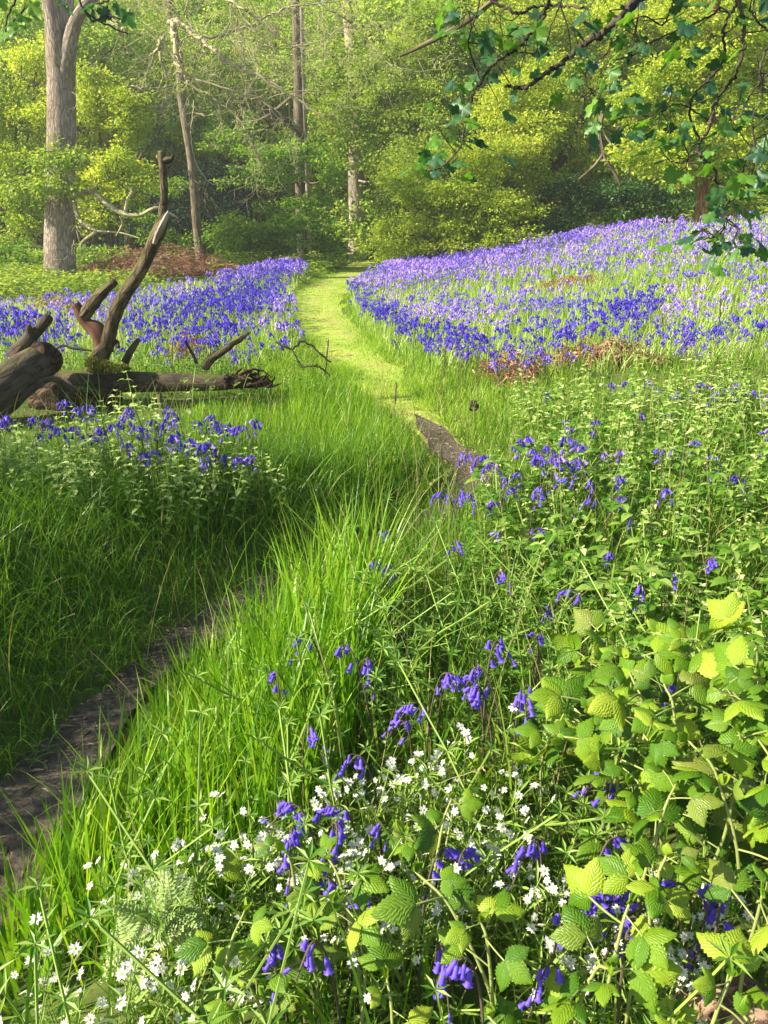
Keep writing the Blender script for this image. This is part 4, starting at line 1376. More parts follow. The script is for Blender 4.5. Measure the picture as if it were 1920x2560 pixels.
def bramble(name, label, tip, base, nleaf, size, group=None, seed=0, kind='bramble', lo=.35, face=(-.25, -.35, 1.0)):
    rg = np.random.default_rng(seed)
    root = empty(name, base)
    tag(root, label, 'bramble', group)
    tip = np.asarray(tip) - base
    side = np.array([rg.normal(), rg.normal(), 0]) * .04
    c = catmull([np.zeros(3), tip * np.array([.25, .25, .55]) + side, tip * np.array([.65, .65, .92]) + side * .5, tip], 22)
    g = G()
    tube(g, c, np.linspace(.0033, .0018, 22), 7, bump=.08)
    # prickles
    for k in range(14):
        q = int(rg.integers(2, 20))
        a = unit(rg.normal(size=3))
        leafquads(g, c[q][None], a[None], np.array([[0, 0, 1.0]]), np.array([.008]), np.array([.004]))
    g.build('cane', M['cane'], root)
    az0 = rg.uniform(0, 2 * PI)
    for i in range(nleaf):
        f = lo + (1 - lo) * (i + .6) / nleaf
        q = min(int(f * 21), 21)
        p = c[q]
        az = az0 + i * 2.4 + rg.uniform(-.4, .4)
        out = unit(np.array([math.cos(az), math.sin(az) * .9, rg.uniform(.05, .45)]))
        sz = size * rg.uniform(.78, 1.15) * (1.0 if i < nleaf - 1 else .62)
        pl = sz * rg.uniform(.55, .95)
        lf = link('leaf', PETIOLE, root)
        N_ = unit(np.array(face) + rg.normal(size=3) * .5)
        kk = kind if rg.random() > .22 else 'bramble_old_shade'
        place(lf, p, out, N_, pl)
        ls = sz / pl
        for an, k in ((0, 1.0), (-66, .86), (66, .86)):
            o = link('leaflet', LEAFLET[kk][int(rg.integers(0, 3))], lf)
            an = math.radians(an + rg.uniform(-9, 9))
            D_ = np.array([math.sin(an), math.cos(an), rg.uniform(-.42, -.05)])
            place(o, (0, 1, 0), D_, unit(np.array([0, 0, 1]) + rg.normal(size=3) * .12 + np.array([math.sin(an) * .25, 0, 0])), ls * k * rg.uniform(.9, 1.08))
    # furled young tip
    for k in range(3):
        o = link('leaflet', LEAFLET[kind][k], root)
        D_ = unit(np.array([rg.normal() * .5, rg.normal() * .5, 1.0]))
        place(o, c[-1], D_, unit(rg.normal(size=3)), size * rg.uniform(.3, .5))
    return root


def all_brambles():
    rg = np.random.default_rng(77)
    i = 0
    def where(px, py):
        if py < 1660:
            return 'on the crest of the right hand thicket toward its left end' if px < 1600 else 'on the crest of the right hand thicket near the picture edge'
        if px > 1830:
            return 'at the right picture edge of the thicket'
        if px < 1450:
            return 'on the left flank of the right hand thicket'
        return 'in the heart of the right hand thicket' if py < 1860 else 'in the lower skirt of the thicket above the bluebells'
    for px, py, h in [(1440, 1660, .40), (1510, 1590, .44), (1560, 1640, .5), (1640, 1580, .52), (1750, 1600, .55), (1860, 1570, .55), (1470, 1770, .42), (1560, 1760, .5), (1660, 1710, .52), (1790, 1720, .55), (1900, 1690, .55),
                      (1520, 1880, .43), (1620, 1850, .5), (1720, 1850, .5), (1850, 1830, .52), (1690, 1960, .44), (1570, 1960, .40), (1800, 1960, .46), (1910, 1920, .5), (1960, 1800, .55), (1400, 1860, .38)]:
        t = at(px, py, h)
        t[2] += h
        bx, by = t[0] + rg.uniform(-.02, .2), t[1] + rg.uniform(-.05, .2)
        bramble('bramble', 'yellow green bramble shoot ' + where(px, py), t, np.array([bx, by, float(terr(bx, by)) - .02]), 6, .059, 'bramble shoots ' + where(px, py), i, 'bramble', .3)
        i += 1
    for k in range(9):
        px, py, h = rg.uniform(1400, 1950), rg.uniform(1640, 2080), .28
        t = at(px, py, h)
        t[2] += h
        bx, by = t[0] + rg.uniform(-.05, .2), t[1] + rg.uniform(0, .2)
        bramble('bramble', 'old and shade dark bramble leaves low inside the right hand thicket', t, np.array([bx, by, float(terr(bx, by)) - .02]), 5, .08, 'old and shade dark bramble under the right hand thicket', 200 + k, 'bramble_old_shade', .3)
    low = [(613, 2275, .33, 3, 'bramble shoot with hairy tip curling left above the bracken'), (712, 2125, .36, 2, 'small pale bramble tip among the white flowers left of centre'), (818, 2140, .36, 3, 'three leaf bramble shoot under a bluebell spike near bottom centre'),
           (830, 2252, .36, 4, 'broad bright bramble leaves above the middle of the lower edge'), (590, 2440, .28, 4, 'ribbed bramble leaves right of the bracken frond'), (655, 2492, .25, 3, 'lowest left bramble leaves near the bottom edge'),
           (1035, 2175, .40, 3, 'bramble tip with one drooping leaf at bottom centre'), (1200, 2300, .38, 4, 'bramble stem rising between white stars right of bottom centre'), (1130, 1995, .36, 3, 'star shaped pale bramble tip above the white flowers'),
           (1590, 2180, .43, 3, 'bramble tip with a folded leaf left of the thick pale stem at lower right'), (1666, 2140, .45, 3, 'thick pale bramble stem with furled top at lower right'), (1575, 2255, .40, 4, 'bramble leaves under the drooping tip at lower right'),
           (1520, 2420, .36, 4, 'large dull bramble leaves low right of bottom centre'), (1400, 2520, .30, 4, 'bright bramble rosette at the bottom edge right of centre'), (1830, 2440, .40, 4, 'large toothed bramble leaves over the bark lump'),
           (1905, 2240, .43, 3, 'bright bramble leaf cut by the right edge near the bottom'), (1860, 2540, .33, 3, 'bramble leaves filling the bottom right corner'), (1220, 2540, .26, 3, 'bramble leaves at the bottom edge under bluebells'),
           (965, 2440, .27, 3, 'dim bramble leaves low at bottom centre'), (1690, 2540, .30, 3, 'bramble leaves at the bottom edge left of the bark lump'), (520, 2150, .26, 2, 'round bramble leaves in grass left of the white flowers'), (1010, 2080, .3, 2, 'lone bramble leaf below the white starry patch')]
    for k, (px, py, h, nl, lab) in enumerate(low):
        t = at(px, py, h)
        t[2] += h
        bx, by = t[0] + rg.uniform(-.03, .09), t[1] + rg.uniform(-.08, .05)
        bramble('bramble', lab, t, np.array([bx, by, float(terr(bx, by)) - .02]), min(nl, 4), .053, None, 400 + k, 'bramble', .55)


all_brambles()


# ------------------------------------------------------------------ bracken
def bracken():
    b = at(400, 2440, 0.0)
    root = empty('bracken_fern', b)
    tag(root, 'young pale bracken fern unfolding beside the path at bottom left', 'fern')

    def pinna():
        g = G()
        n = 9
        for s in (-1, 1):
            t = np.linspace(.06, .95, n)
            C = np.stack([np.zeros(n), t, -.12 * t * t], -1)
            D_ = unit(np.stack([np.full(n, s * 1.0), np.full(n, .45), np.full(n, -.12)], -1))
            L = .26 * (1 - t) ** .75 + .03
            leafquads(g, C, D_, np.tile([0, 0, 1.0], (n, 1)), L, np.full(n, .095), .1)
        tube(g, np.array([[0, 0, 0], [0, .5, -.03], [0, 1, -.12]]), .012, 4, cap=False)
        return g.mesh('pinna', M['bracken'], smooth=False)
    pm = pinna()
    rg = np.random.default_rng(8)
    top = at(400, 2370, .20)
    top[2] += .20
    c = catmull([np.zeros(3), (top - b) * np.array([.2, .2, .5]), top - b], 14)
    g = G()
    tube(g, c, np.linspace(.0038, .0028, 14), 7)
    g.build('stem', M['dark_stem'], root)
    o = top - b
    for (ex, ey, h, k) in ((265, 2380, .20, 10), (480, 2245, .27, 12), (350, 2300, .28, 9), (320, 2470, .15, 8)):
        e = at(ex, ey, h)
        e[2] += h
        e = e - b
        m_ = (o + e) / 2 + np.array([0, 0, .03])
        cc = catmull([o, m_, e], 20)
        g = G()
        tube(g, cc, np.linspace(.0022, .0008, 20), 5)
        fr = g.build('frond', M['stem'], root)
        T = unit(np.gradient(cc, axis=0))
        for i in range(k):
            q = int(3 + 16 * i / k)
            for s in (-1, 1):
                p_ = link('pinna', pm, fr)
                N_ = unit(np.array([-.3, -.5, 1.0]) + rg.normal(size=3) * .15)
                sd_ = np.cross(T[q], N_) * s
                place(p_, cc[q], unit(sd_ + T[q] * .55 + rg.normal(size=3) * .08), N_, .085 * (1 - .72 * i / k) * rg.uniform(.85, 1.1))


bracken()


def bark_lump():
    c0 = at(1800, 2490, .22)
    c0[2] += .10
    g = G()
    tube(g, catmull([[-.05, .03, -.12], [-.02, .01, -.03], [.0, 0, .05], [.035, -.01, .10], [.075, -.02, .11]], 16), [.05, .052, .055, .058, .06, .06, .058, .056, .052, .05, .046, .043, .04, .036, .03, .02], 18, bump=.28, seed=4, lump=6)
    o = g.build('bark_lump', bark_mat('pinkish_bark', (.12, .07, .05), (.42, .27, .20), scale=30, stretch=.6, bump=1, dist=.01))
    o.location = c0
    tag(o, 'rough pinkish brown bark lump half hidden by bramble leaves at bottom right', 'bark')


bark_lump()


# ------------------------------------------------------------------ where plants stand
def inpoly(u, v, poly):
    poly = np.asarray(poly, float)
    c = np.zeros(len(u), bool)
    j = len(poly) - 1
    for i in range(len(poly)):
        xi, yi = poly[i]
        xj, yj = poly[j]
        if yi != yj:
            c ^= ((yi > v) != (yj > v)) & (u < (xj - xi) * (v - yi) / (yj - yi) + xi)
        j = i
    return c


def polyd(u, v, line):
    line = np.asarray(line, float)
    best = np.full(len(u), 1e9)
    for a, b in zip(line[:-1], line[1:]):
        d = b - a
        t = np.clip(((u - a[0]) * d[0] + (v - a[1]) * d[1]) / (d @ d), 0, 1)
        best = np.minimum(best, np.hypot(u - a[0] - t * d[0], v - a[1] - t * d[1]))
    return best


def scatter(y0, y1, dens, fn=None, seed=0, h=0.0, xr=None):
    """random standing places in view (and a margin beyond), thinned by fn(x, y, u, v) = share kept; u, v is the picture place of the plant's top"""
    r_ = np.random.default_rng(seed)
    W0, W1 = .60 * y0 + .95, .60 * y1 + .95
    area = (W0 + W1) * (y1 - y0)
    n = int(dens * area)
    k = (W1 - W0) / (y1 - y0)
    uu = r_.random(n)
    y = (-W0 + np.sqrt(W0 * W0 + uu * (W1 * W1 - W0 * W0))) / k + y0
    x = (W0 + k * (y - y0)) * r_.uniform(-1, 1, n)
    z = terr(x, y)
    u, v = proj(x, y, z + h)
    if fn is not None:
        keep = r_.random(n) < fn(x, y, u, v)
        x, y, z, u, v = x[keep], y[keep], z[keep], u[keep], v[keep]
    return np.stack([x, y, z], -1), u, v, r_


def offpath(x, y, pad=.0, soft=.06):
    sd, hw = path_sd(x, y)
    return sstep(hw + pad - soft, hw + pad + soft, np.abs(sd) + .05 * noise2(x, y, 7, 6))


RB = [(880, 720), (900, 700), (1000, 662), (1300, 606), (1600, 566), (1960, 545), (2300, 545), (2300, 880), (1960, 885), (1700, 890), (1480, 905), (1250, 935), (1120, 900), (960, 860), (880, 800)]
LB = [(-300, 760), (0, 755), (300, 738), (560, 695), (700, 662), (760, 668), (770, 690), (725, 760), (735, 870), (600, 910), (300, 905), (-300, 960)]
BANDR = [[(875, 760), (960, 800), (1040, 850), (1250, 880), (1420, 830), (1560, 775), (1640, 760)], [(1180, 640), (1350, 600), (1460, 580)], [(1240, 900), (1160, 880)], [(900, 700), (1000, 672), (1180, 640)]]
BANDL = [[(300, 830), (420, 800), (560, 760), (690, 720)], [(380, 850), (520, 840), (620, 800)], [(-100, 840), (60, 830), (150, 850)], [(690, 780), (720, 800)], [(720, 880), (780, 880)], [(560, 700), (740, 668)]]


def blue_density(x, y, u, v):
    wn_ = noise2(x, y, 1.1, 7) * .5 + noise2(x, y, 2.7, 8) * .5
    r = inpoly(u, v, RB)
    l = inpoly(u, v, LB)
    b = np.zeros(len(x))
    for ln in BANDR:
        b = np.maximum(b, np.exp(-(polyd(u, v, ln) / 38) ** 2) * r)
    for ln in BANDL:
        b = np.maximum(b, np.exp(-(polyd(u, v, ln) / 42) ** 2) * l)
    d = r * np.clip(.34 + .34 * wn_, .04, 1) + l * np.clip(.20 + .28 * wn_, .02, 1)
    d = np.maximum(d, b * np.clip(.80 + .7 * wn_, .12, 1))
    return np.clip(d, 0, 1) * offpath(x, y, .12)


LOGV = [(-300, 860), (140, 850), (150, 905), (720, 905), (720, 985), (470, 1005), (300, 1030), (100, 1040), (-300, 1120)]


def log_clear(p, h):
    """False for plants that grow against the near side of the fallen log, where the ground is bare"""
    u, v = proj(p[:, 0], p[:, 1], p[:, 2] + h)
    return ~(inpoly(u, v, LOGV) & (p[:, 1] < 6.0))


# ------------------------------------------------------------------ grass
TUFT = [(-160, 2320), (30, 2200), (240, 2060), (330, 1960), (470, 1760), (640, 1640), (800, 1540), (960, 1500), (900, 1800), (860, 2000), (700, 2200), (420, 2360), (200, 2480), (-160, 2620)]


def grass():
    def left_near(x, y, u, v):
        sd, hw = path_sd(x, y)
        return (sd < 0) * offpath(x, y, .02)

    # long arching grass on the bank left of the path
    p, u, v, r_ = scatter(.9, 4.6, 2900, left_near, 1)
    n = len(p)
    sd, hw = path_sd(p[:, 0], p[:, 1])
    edge = .35 + .65 * sstep(.0, .55, -sd - hw)
    g = G()
    h = r_.uniform(.18, .50, n) * edge * (1 + .25 * noise2(p[:, 0], p[:, 1], 3, 9)) * (1 - .55 * sstep(3.3, 4.5, p[:, 1]))
    h = np.where(log_clear(p, h), h, h * .3)
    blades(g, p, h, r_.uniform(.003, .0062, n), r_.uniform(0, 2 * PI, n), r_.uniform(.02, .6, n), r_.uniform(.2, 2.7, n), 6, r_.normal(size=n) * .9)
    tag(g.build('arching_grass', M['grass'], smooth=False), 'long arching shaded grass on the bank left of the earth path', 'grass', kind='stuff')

    # the tall bright tuft right of the path
    def tuft(x, y, u, v):
        sd, hw = path_sd(x, y)
        return inpoly(u, v, TUFT) * (sd > 0) * offpath(x, y, .02)
    p, u, v, r_ = scatter(.45, 3.4, 3900, tuft, 2)
    n = len(p)
    sd, hw = path_sd(p[:, 0], p[:, 1])
    edge = .45 + .55 * sstep(0, .22, sd - hw)
    clump = r_.normal(size=n) * .9 + 2.2 + 1.2 * noise2(p[:, 0], p[:, 1], 5, 3)
    g = G()
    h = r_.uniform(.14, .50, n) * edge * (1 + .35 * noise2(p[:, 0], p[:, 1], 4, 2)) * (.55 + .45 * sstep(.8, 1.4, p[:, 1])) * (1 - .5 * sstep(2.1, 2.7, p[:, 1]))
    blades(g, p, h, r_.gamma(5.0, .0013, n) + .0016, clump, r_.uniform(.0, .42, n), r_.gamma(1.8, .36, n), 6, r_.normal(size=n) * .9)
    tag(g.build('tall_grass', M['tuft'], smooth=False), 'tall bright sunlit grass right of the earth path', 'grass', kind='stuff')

    # grass through the rest of the near right
    def right_near(x, y, u, v):
        sd, hw = path_sd(x, y)
        th = inpoly(u, v, [(1300, 1650), (1500, 1560), (2100, 1560), (2100, 2200), (1300, 2150)])
        return (sd > 0) * (~inpoly(u, v, TUFT)) * offpath(x, y, .02) * np.where(th, .35, 1.0)
    p, u, v, r_ = scatter(.55, 5.0, 1700, right_near, 3)
    n = len(p)
    g = G()
    sd, hw = path_sd(p[:, 0], p[:, 1])
    edge = .4 + .6 * sstep(.0, .35, sd - hw)
    h = r_.uniform(.12, .36, n) * edge * (.62 + .38 * sstep(.9, 2.0, p[:, 1]))
    blades(g, p, h, r_.uniform(.0022, .0055, n), r_.uniform(0, 2 * PI, n), r_.uniform(.0, .45, n), r_.gamma(2.0, .4, n), 4, r_.normal(size=n) * .7)
    # a few very tall straps
    q = r_.choice(n, 420, replace=False)
    blades(g, p[q], r_.uniform(.35, .62, 420), r_.uniform(.005, .009, 420), r_.uniform(0, 2 * PI, 420), r_.uniform(0, .25, 420), r_.gamma(2., .35, 420), 6, r_.normal(size=420) * .7)
    tag(g.build('meadow_grass', M['grass'], smooth=False), 'mixed green grass among the flowers right of the path', 'grass', kind='stuff')

    # upright bright grass in front of the log, and low grass about it
    BR = [(430, 1120), (490, 1020), (700, 995), (900, 985), (1010, 1060), (1060, 1130), (1130, 1230), (900, 1330), (820, 1200), (760, 1130)]

    def mid(x, y, u, v):
        b = inpoly(u, v, BR)
        base = np.where(b, 1.0, .45)
        return base * offpath(x, y, .02) * (~inpoly(u, v, RB))
    p, u, v, r_ = scatter(3.6, 9.5, 1500, mid, 4)
    n = len(p)
    b = inpoly(u, v, BR)
    sd, hw = path_sd(p[:, 0], p[:, 1])
    edge = .3 + .7 * sstep(.0, .5, np.abs(sd) - hw)
    g = G()
    h = np.where(b, r_.uniform(.12, .34, n), r_.uniform(.05, .17, n)) * edge
    h = np.where(log_clear(p, h), h, h * .35)
    blades(g, p, h, r_.uniform(.004, .008, n), r_.uniform(0, 2 * PI, n), r_.uniform(0, .3, n), r_.gamma(2., .3, n), 4, r_.normal(size=n) * .6)
    tag(g.build('bright_grass', M['tuft'], smooth=False), 'upright bright grass between the fallen log and the path', 'grass', kind='stuff')

    # lime grass that edges the grassy path, and the short sward on it
    def lime(x, y, u, v):
        sd, hw = path_sd(x, y)
        a = np.abs(sd)
        w = 1.0 + .7 * sstep(5, 8, y)
        right_in = ((sd > 0) & (y < 7.5)) * .5
        return (1 - sstep(w * .5 + right_in, w + right_in, a)) * np.where(a < hw, .55 - .45 * sstep(6.5, 8, y), 1.0)
    p, u, v, r_ = scatter(4.1, 13, 2600, lime, 5)
    n = len(p)
    sd, hw = path_sd(p[:, 0], p[:, 1])
    edge = .22 + .78 * sstep(-.05, .6, np.abs(sd) - hw)
    keep = (p[:, 1] > 5.15 + .35 * noise2(p[:, 0], p[:, 1], 6, 2)) | (r_.random(n) < .22) | (np.abs(sd) > hw * .95)
    p, edge = p[keep], edge[keep]
    n = len(p)
    g = G()
    blades(g, p, r_.uniform(.06, .20, n) * edge, r_.uniform(.004, .008, n), r_.uniform(0, 2 * PI, n), r_.uniform(0, .6, n), r_.uniform(.2, 1.4, n), 3, r_.normal(size=n) * .6)
    p2, u, v, r_ = scatter(13, 25, 420, lime, 6)
    n = len(p2)
    sd, hw = path_sd(p2[:, 0], p2[:, 1])
    edge = .25 + .75 * sstep(-.05, .5, np.abs(sd) - hw)
    blades(g, p2, r_.uniform(.08, .22, n) * edge, r_.uniform(.012, .020, n), r_.uniform(0, 2 * PI, n), r_.uniform(0, .6, n), r_.uniform(.2, 1.2, n), 3)
    # close sward of the trodden grassy path
    def sward(x, y, u, v):
        sd, hw = path_sd(x, y)
        return (np.abs(sd) < hw * 1.5) * np.clip(.62 + .55 * noise2(x, y, 3.2, 2), .12, 1)
    p3, u, v, r_ = scatter(5.0, 11, 5600, sward, 61)
    s3, h3 = path_sd(p3[:, 0], p3[:, 1])
    p3 = p3[np.abs(s3) > h3 * 1.15 * (1 - sstep(4.7, 5.6, p3[:, 1] + .5 * noise2(p3[:, 0], p3[:, 1], 5, 3)))]
    p4, u, v, r_ = scatter(11, 25, 1300, sward, 62)
    for q, k in ((p3, 1.0), (p4, 1.9)):
        n = len(q)
        sd, hw = path_sd(q[:, 0], q[:, 1])
        blades(g, q, r_.uniform(.015, .065, n) * (1 + .8 * (1 - sstep(6.5, 10, q[:, 1]))) * (.6 + .9 * sstep(.3, 1.2, np.abs(sd) / hw)) * (1 + .5 * noise2(q[:, 0], q[:, 1], 4.5, 7)), r_.uniform(.004, .008, n) * k, r_.uniform(0, 2 * PI, n), r_.uniform(.1, 1.0, n), r_.uniform(.2, 1.3, n), 2, r_.normal(size=n) * .6)
    tag(g.build('lime_grass', M['lime'], smooth=False), 'short lime green grass lining the grassy path', 'grass', kind='stuff')

    # strap leaves of the bluebell fields
    def field(x, y, u, v):
        f = inpoly(u, v, RB) | inpoly(u, v, LB)
        return np.where(f, 1.0, 0.0) * offpath(x, y, .15)
    p, u, v, r_ = scatter(6.2, 14, 620, field, 7, .12)
    p2, u, v, r_ = scatter(14, 27, 190, field, 8, .12)
    g = G()
    for q, wd in ((p, .009), (p2, .020)):
        n = len(q)
        blades(g, q, r_.uniform(.12, .32, n), r_.uniform(.7, 1.3, n) * wd, r_.uniform(0, 2 * PI, n), r_.uniform(0, .5, n), r_.gamma(2., .4, n), 3, r_.normal(size=n) * .6)
    tag(g.build('bluebell_leaves', M['field'], smooth=False), 'pale strap leaves under the bluebell drifts', 'leaves', kind='stuff')

    # rough green floor under the trees
    def floor(x, y, u, v):
        f = inpoly(u, v, RB) | inpoly(u, v, LB)
        heap = inpoly(u, v, [(150, 600), (580, 600), (580, 720), (150, 720)])
        return np.where(f, 0.0, .55 + .4 * noise2(x, y, .9, 4)) * offpath(x, y, .2) * np.where(heap, .12, 1)
    p, u, v, r_ = scatter(11, 33, 70, floor, 9)
    n = len(p)
    g = G()
    C = np.repeat(p, 7, 0) + r_.normal(size=(n * 7, 3)) * np.array([.12, .12, .0])
    C[:, 2] += r_.uniform(.02, .38, n * 7)
    a = r_.uniform(0, 2 * PI, n * 7)
    leafquads(g, C, unit(np.stack([np.cos(a), np.sin(a), r_.uniform(-.3, .5, n * 7)], -1)), unit(r_.normal(size=(n * 7, 3)) * .5 + np.array([0, 0, 1.0])), r_.uniform(.08, .17, n * 7), r_.uniform(.03, .07, n * 7))
    tag(g.build('ferny_undergrowth', M['oakleaf'], smooth=False), 'low ferny green undergrowth below the trees', 'undergrowth', kind='stuff')


grass()


def dry_grass():
    p, u, v, r_ = scatter(.8, 6, 70, lambda x, y, u, v: offpath(x, y, .0), 71)
    n = len(p)
    g = G()
    blades(g, p, r_.uniform(.2, .5, n), r_.uniform(.0018, .004, n), r_.uniform(0, 2 * PI, n), r_.uniform(0, .7, n), r_.gamma(2, .5, n), 5, r_.normal(size=n))
    tag(g.build('dry_grass', M['straw'], smooth=False), 'scattered straw coloured blades through the near grass', 'grass', kind='stuff')
    # flowering heads on thin culms
    p, u, v, r_ = scatter(1.0, 6, 22, lambda x, y, u, v: offpath(x, y, .05) * (x > -.1), 72)
    g = G()
    for q in p:
        h = r_.uniform(.35, .6)
        a = r_.uniform(0, 2 * PI)
        d = np.array([math.cos(a), math.sin(a), 0])
        c = catmull([q, q + d * .03 + [0, 0, h * .6], q + d * r_.uniform(.06, .16) + [0, 0, h]], 9)
        tube(g, c, .0009, 3, cap=False)
        k = 12
        t = c[-1] + (c[-1] - c[-2])[None] * r_.uniform(-.2, 1.2, k)[:, None]
        leafquads(g, t, unit(unit(c[-1] - c[-2])[None] + r_.normal(size=(k, 3)) * .45), unit(r_.normal(size=(k, 3))), np.full(k, .009), np.full(k, .003))
    tag(g.build('grass_heads', M['straw'], smooth=False), 'thin flowering grass culms standing above the near grass', 'grass', kind='stuff')


dry_grass()


# ------------------------------------------------------------------ leafy herbs
def leaf_shape(g, C, az, elev, L, W, droop, mi=0):
    """ovate leaf of eight points with a midrib fold"""
    ca, sa = math.cos(az), math.sin(az)
    D_ = np.array([ca * math.cos(elev), sa * math.cos(elev), math.sin(elev)])
    S = np.array([-sa, ca, 0])
    up = np.cross(D_, S) * -1
    up = up if up[2] > 0 else -up
    V = [C]
    for t, w in ((.30, .92), (.62, .78)):
        m_ = C + D_ * L * t - np.array([0, 0, droop * L * t * t])
        V += [m_ + S * W * .5 * w + up * W * .12, m_, m_ - S * W * .5 * w + up * W * .12]
    V.append(C + D_ * L - np.array([0, 0, droop * L]))
    F3 = [[0, 1, 2], [0, 2, 3], [4, 7, 5], [5, 7, 6]]
    F4 = [[1, 4, 5, 2], [2, 5, 6, 3]]
    g.add(np.array(V), [np.array(F3), np.array(F4)], mi)


def nettle_tpl(seed, h=.42, pairs=6, L0=.062):
    r_ = np.random.default_rng(seed)
    g = G()
    tube(g, catmull([[0, 0, 0], [r_.normal() * .01, r_.normal() * .01, h * .5], [r_.normal() * .02, r_.normal() * .02, h]], 4), [.0032, .003, .0024, .0016], 4, mi=1, cap=False)
    for i in range(pairs):
        z = h * (.22 + .78 * (i + .5) / pairs)
        L = L0 * (1.0 - .45 * (i / pairs) ** 2) * r_.uniform(.85, 1.1)
        for s in (0, PI):
            leaf_shape(g, np.array([0, 0, z]), i * PI / 2 + s + r_.normal() * .2, r_.uniform(.05, .5), L, L * .58, r_.uniform(.25, .6))
    for k in range(4):
        leaf_shape(g, np.array([0, 0, h]), k * PI / 2 + .4, .6, L0 * .35, L0 * .2, .2)
    return g


def cleavers_tpl(seed, h=.38, nodes=6):
    r_ = np.random.default_rng(seed)
    g = G()
    c = catmull([[0, 0, 0], [r_.normal() * .03, r_.normal() * .03, h * .5], [r_.normal() * .07, r_.normal() * .07, h]], 8)
    tube(g, c, [.002] * 8, 4, mi=1, cap=False)
    for i in range(nodes):
        f = .25 + .75 * i / (nodes - 1)
        p = c[int(f * 7)]
        k = 7
        a = np.arange(k) * 2 * PI / k + r_.uniform(0, 1)
        L = .034 * (1.15 - .4 * f) * r_.uniform(.85, 1.15, k)
        leafquads(g, np.tile(p, (k, 1)), unit(np.stack([np.cos(a), np.sin(a), r_.uniform(.05, .6, k)], -1)), np.tile([0, 0, 1.0], (k, 1)), L, L * .24, .1)
    return g


def herb_tpl(seed, h=.30):
    """three leaved seedlings of bramble and archangel"""
    r_ = np.random.default_rng(seed)
    g = G()
    c = catmull([[0, 0, 0], [r_.normal() * .03, r_.normal() * .03, h * .6], [r_.normal() * .06, r_.normal() * .06, h]], 6)
    tube(g, c, [.0024] * 6, 4, mi=1, cap=False)
    for i in range(5):
        p = c[int(2 + 3 * i / 4)]
        a = r_.uniform(0, 2 * PI)
        q = p + np.array([math.cos(a), math.sin(a), .5]) * r_.uniform(.02, .05)
        L = r_.uniform(.035, .06)
        for da in (-1.1, 0, 1.1):
            leaf_shape(g, q, a + da, r_.uniform(-.1, .35), L, L * .66, .3)
    return g


def nearest_in_view(r):
    u, v = proj(r[0][0], r[0][1], r[0][2] + .25)
    return (not (-20 < u < 1940 and v < 2600), r[0][1])


def spot(u, v):
    """where in the rough bed right of the path a plant stands"""
    if v < 1010:
        return 'just below the dry bracken on the right' if u < 1700 else 'at the top right corner of the rough bed'
    if u < 1330:
        return 'beside the bend of the path'
    if u > 1650:
        return 'along the right picture edge above the bramble'
    return 'in the middle of the rough bed' if v < 1300 else 'right above the bramble thicket'


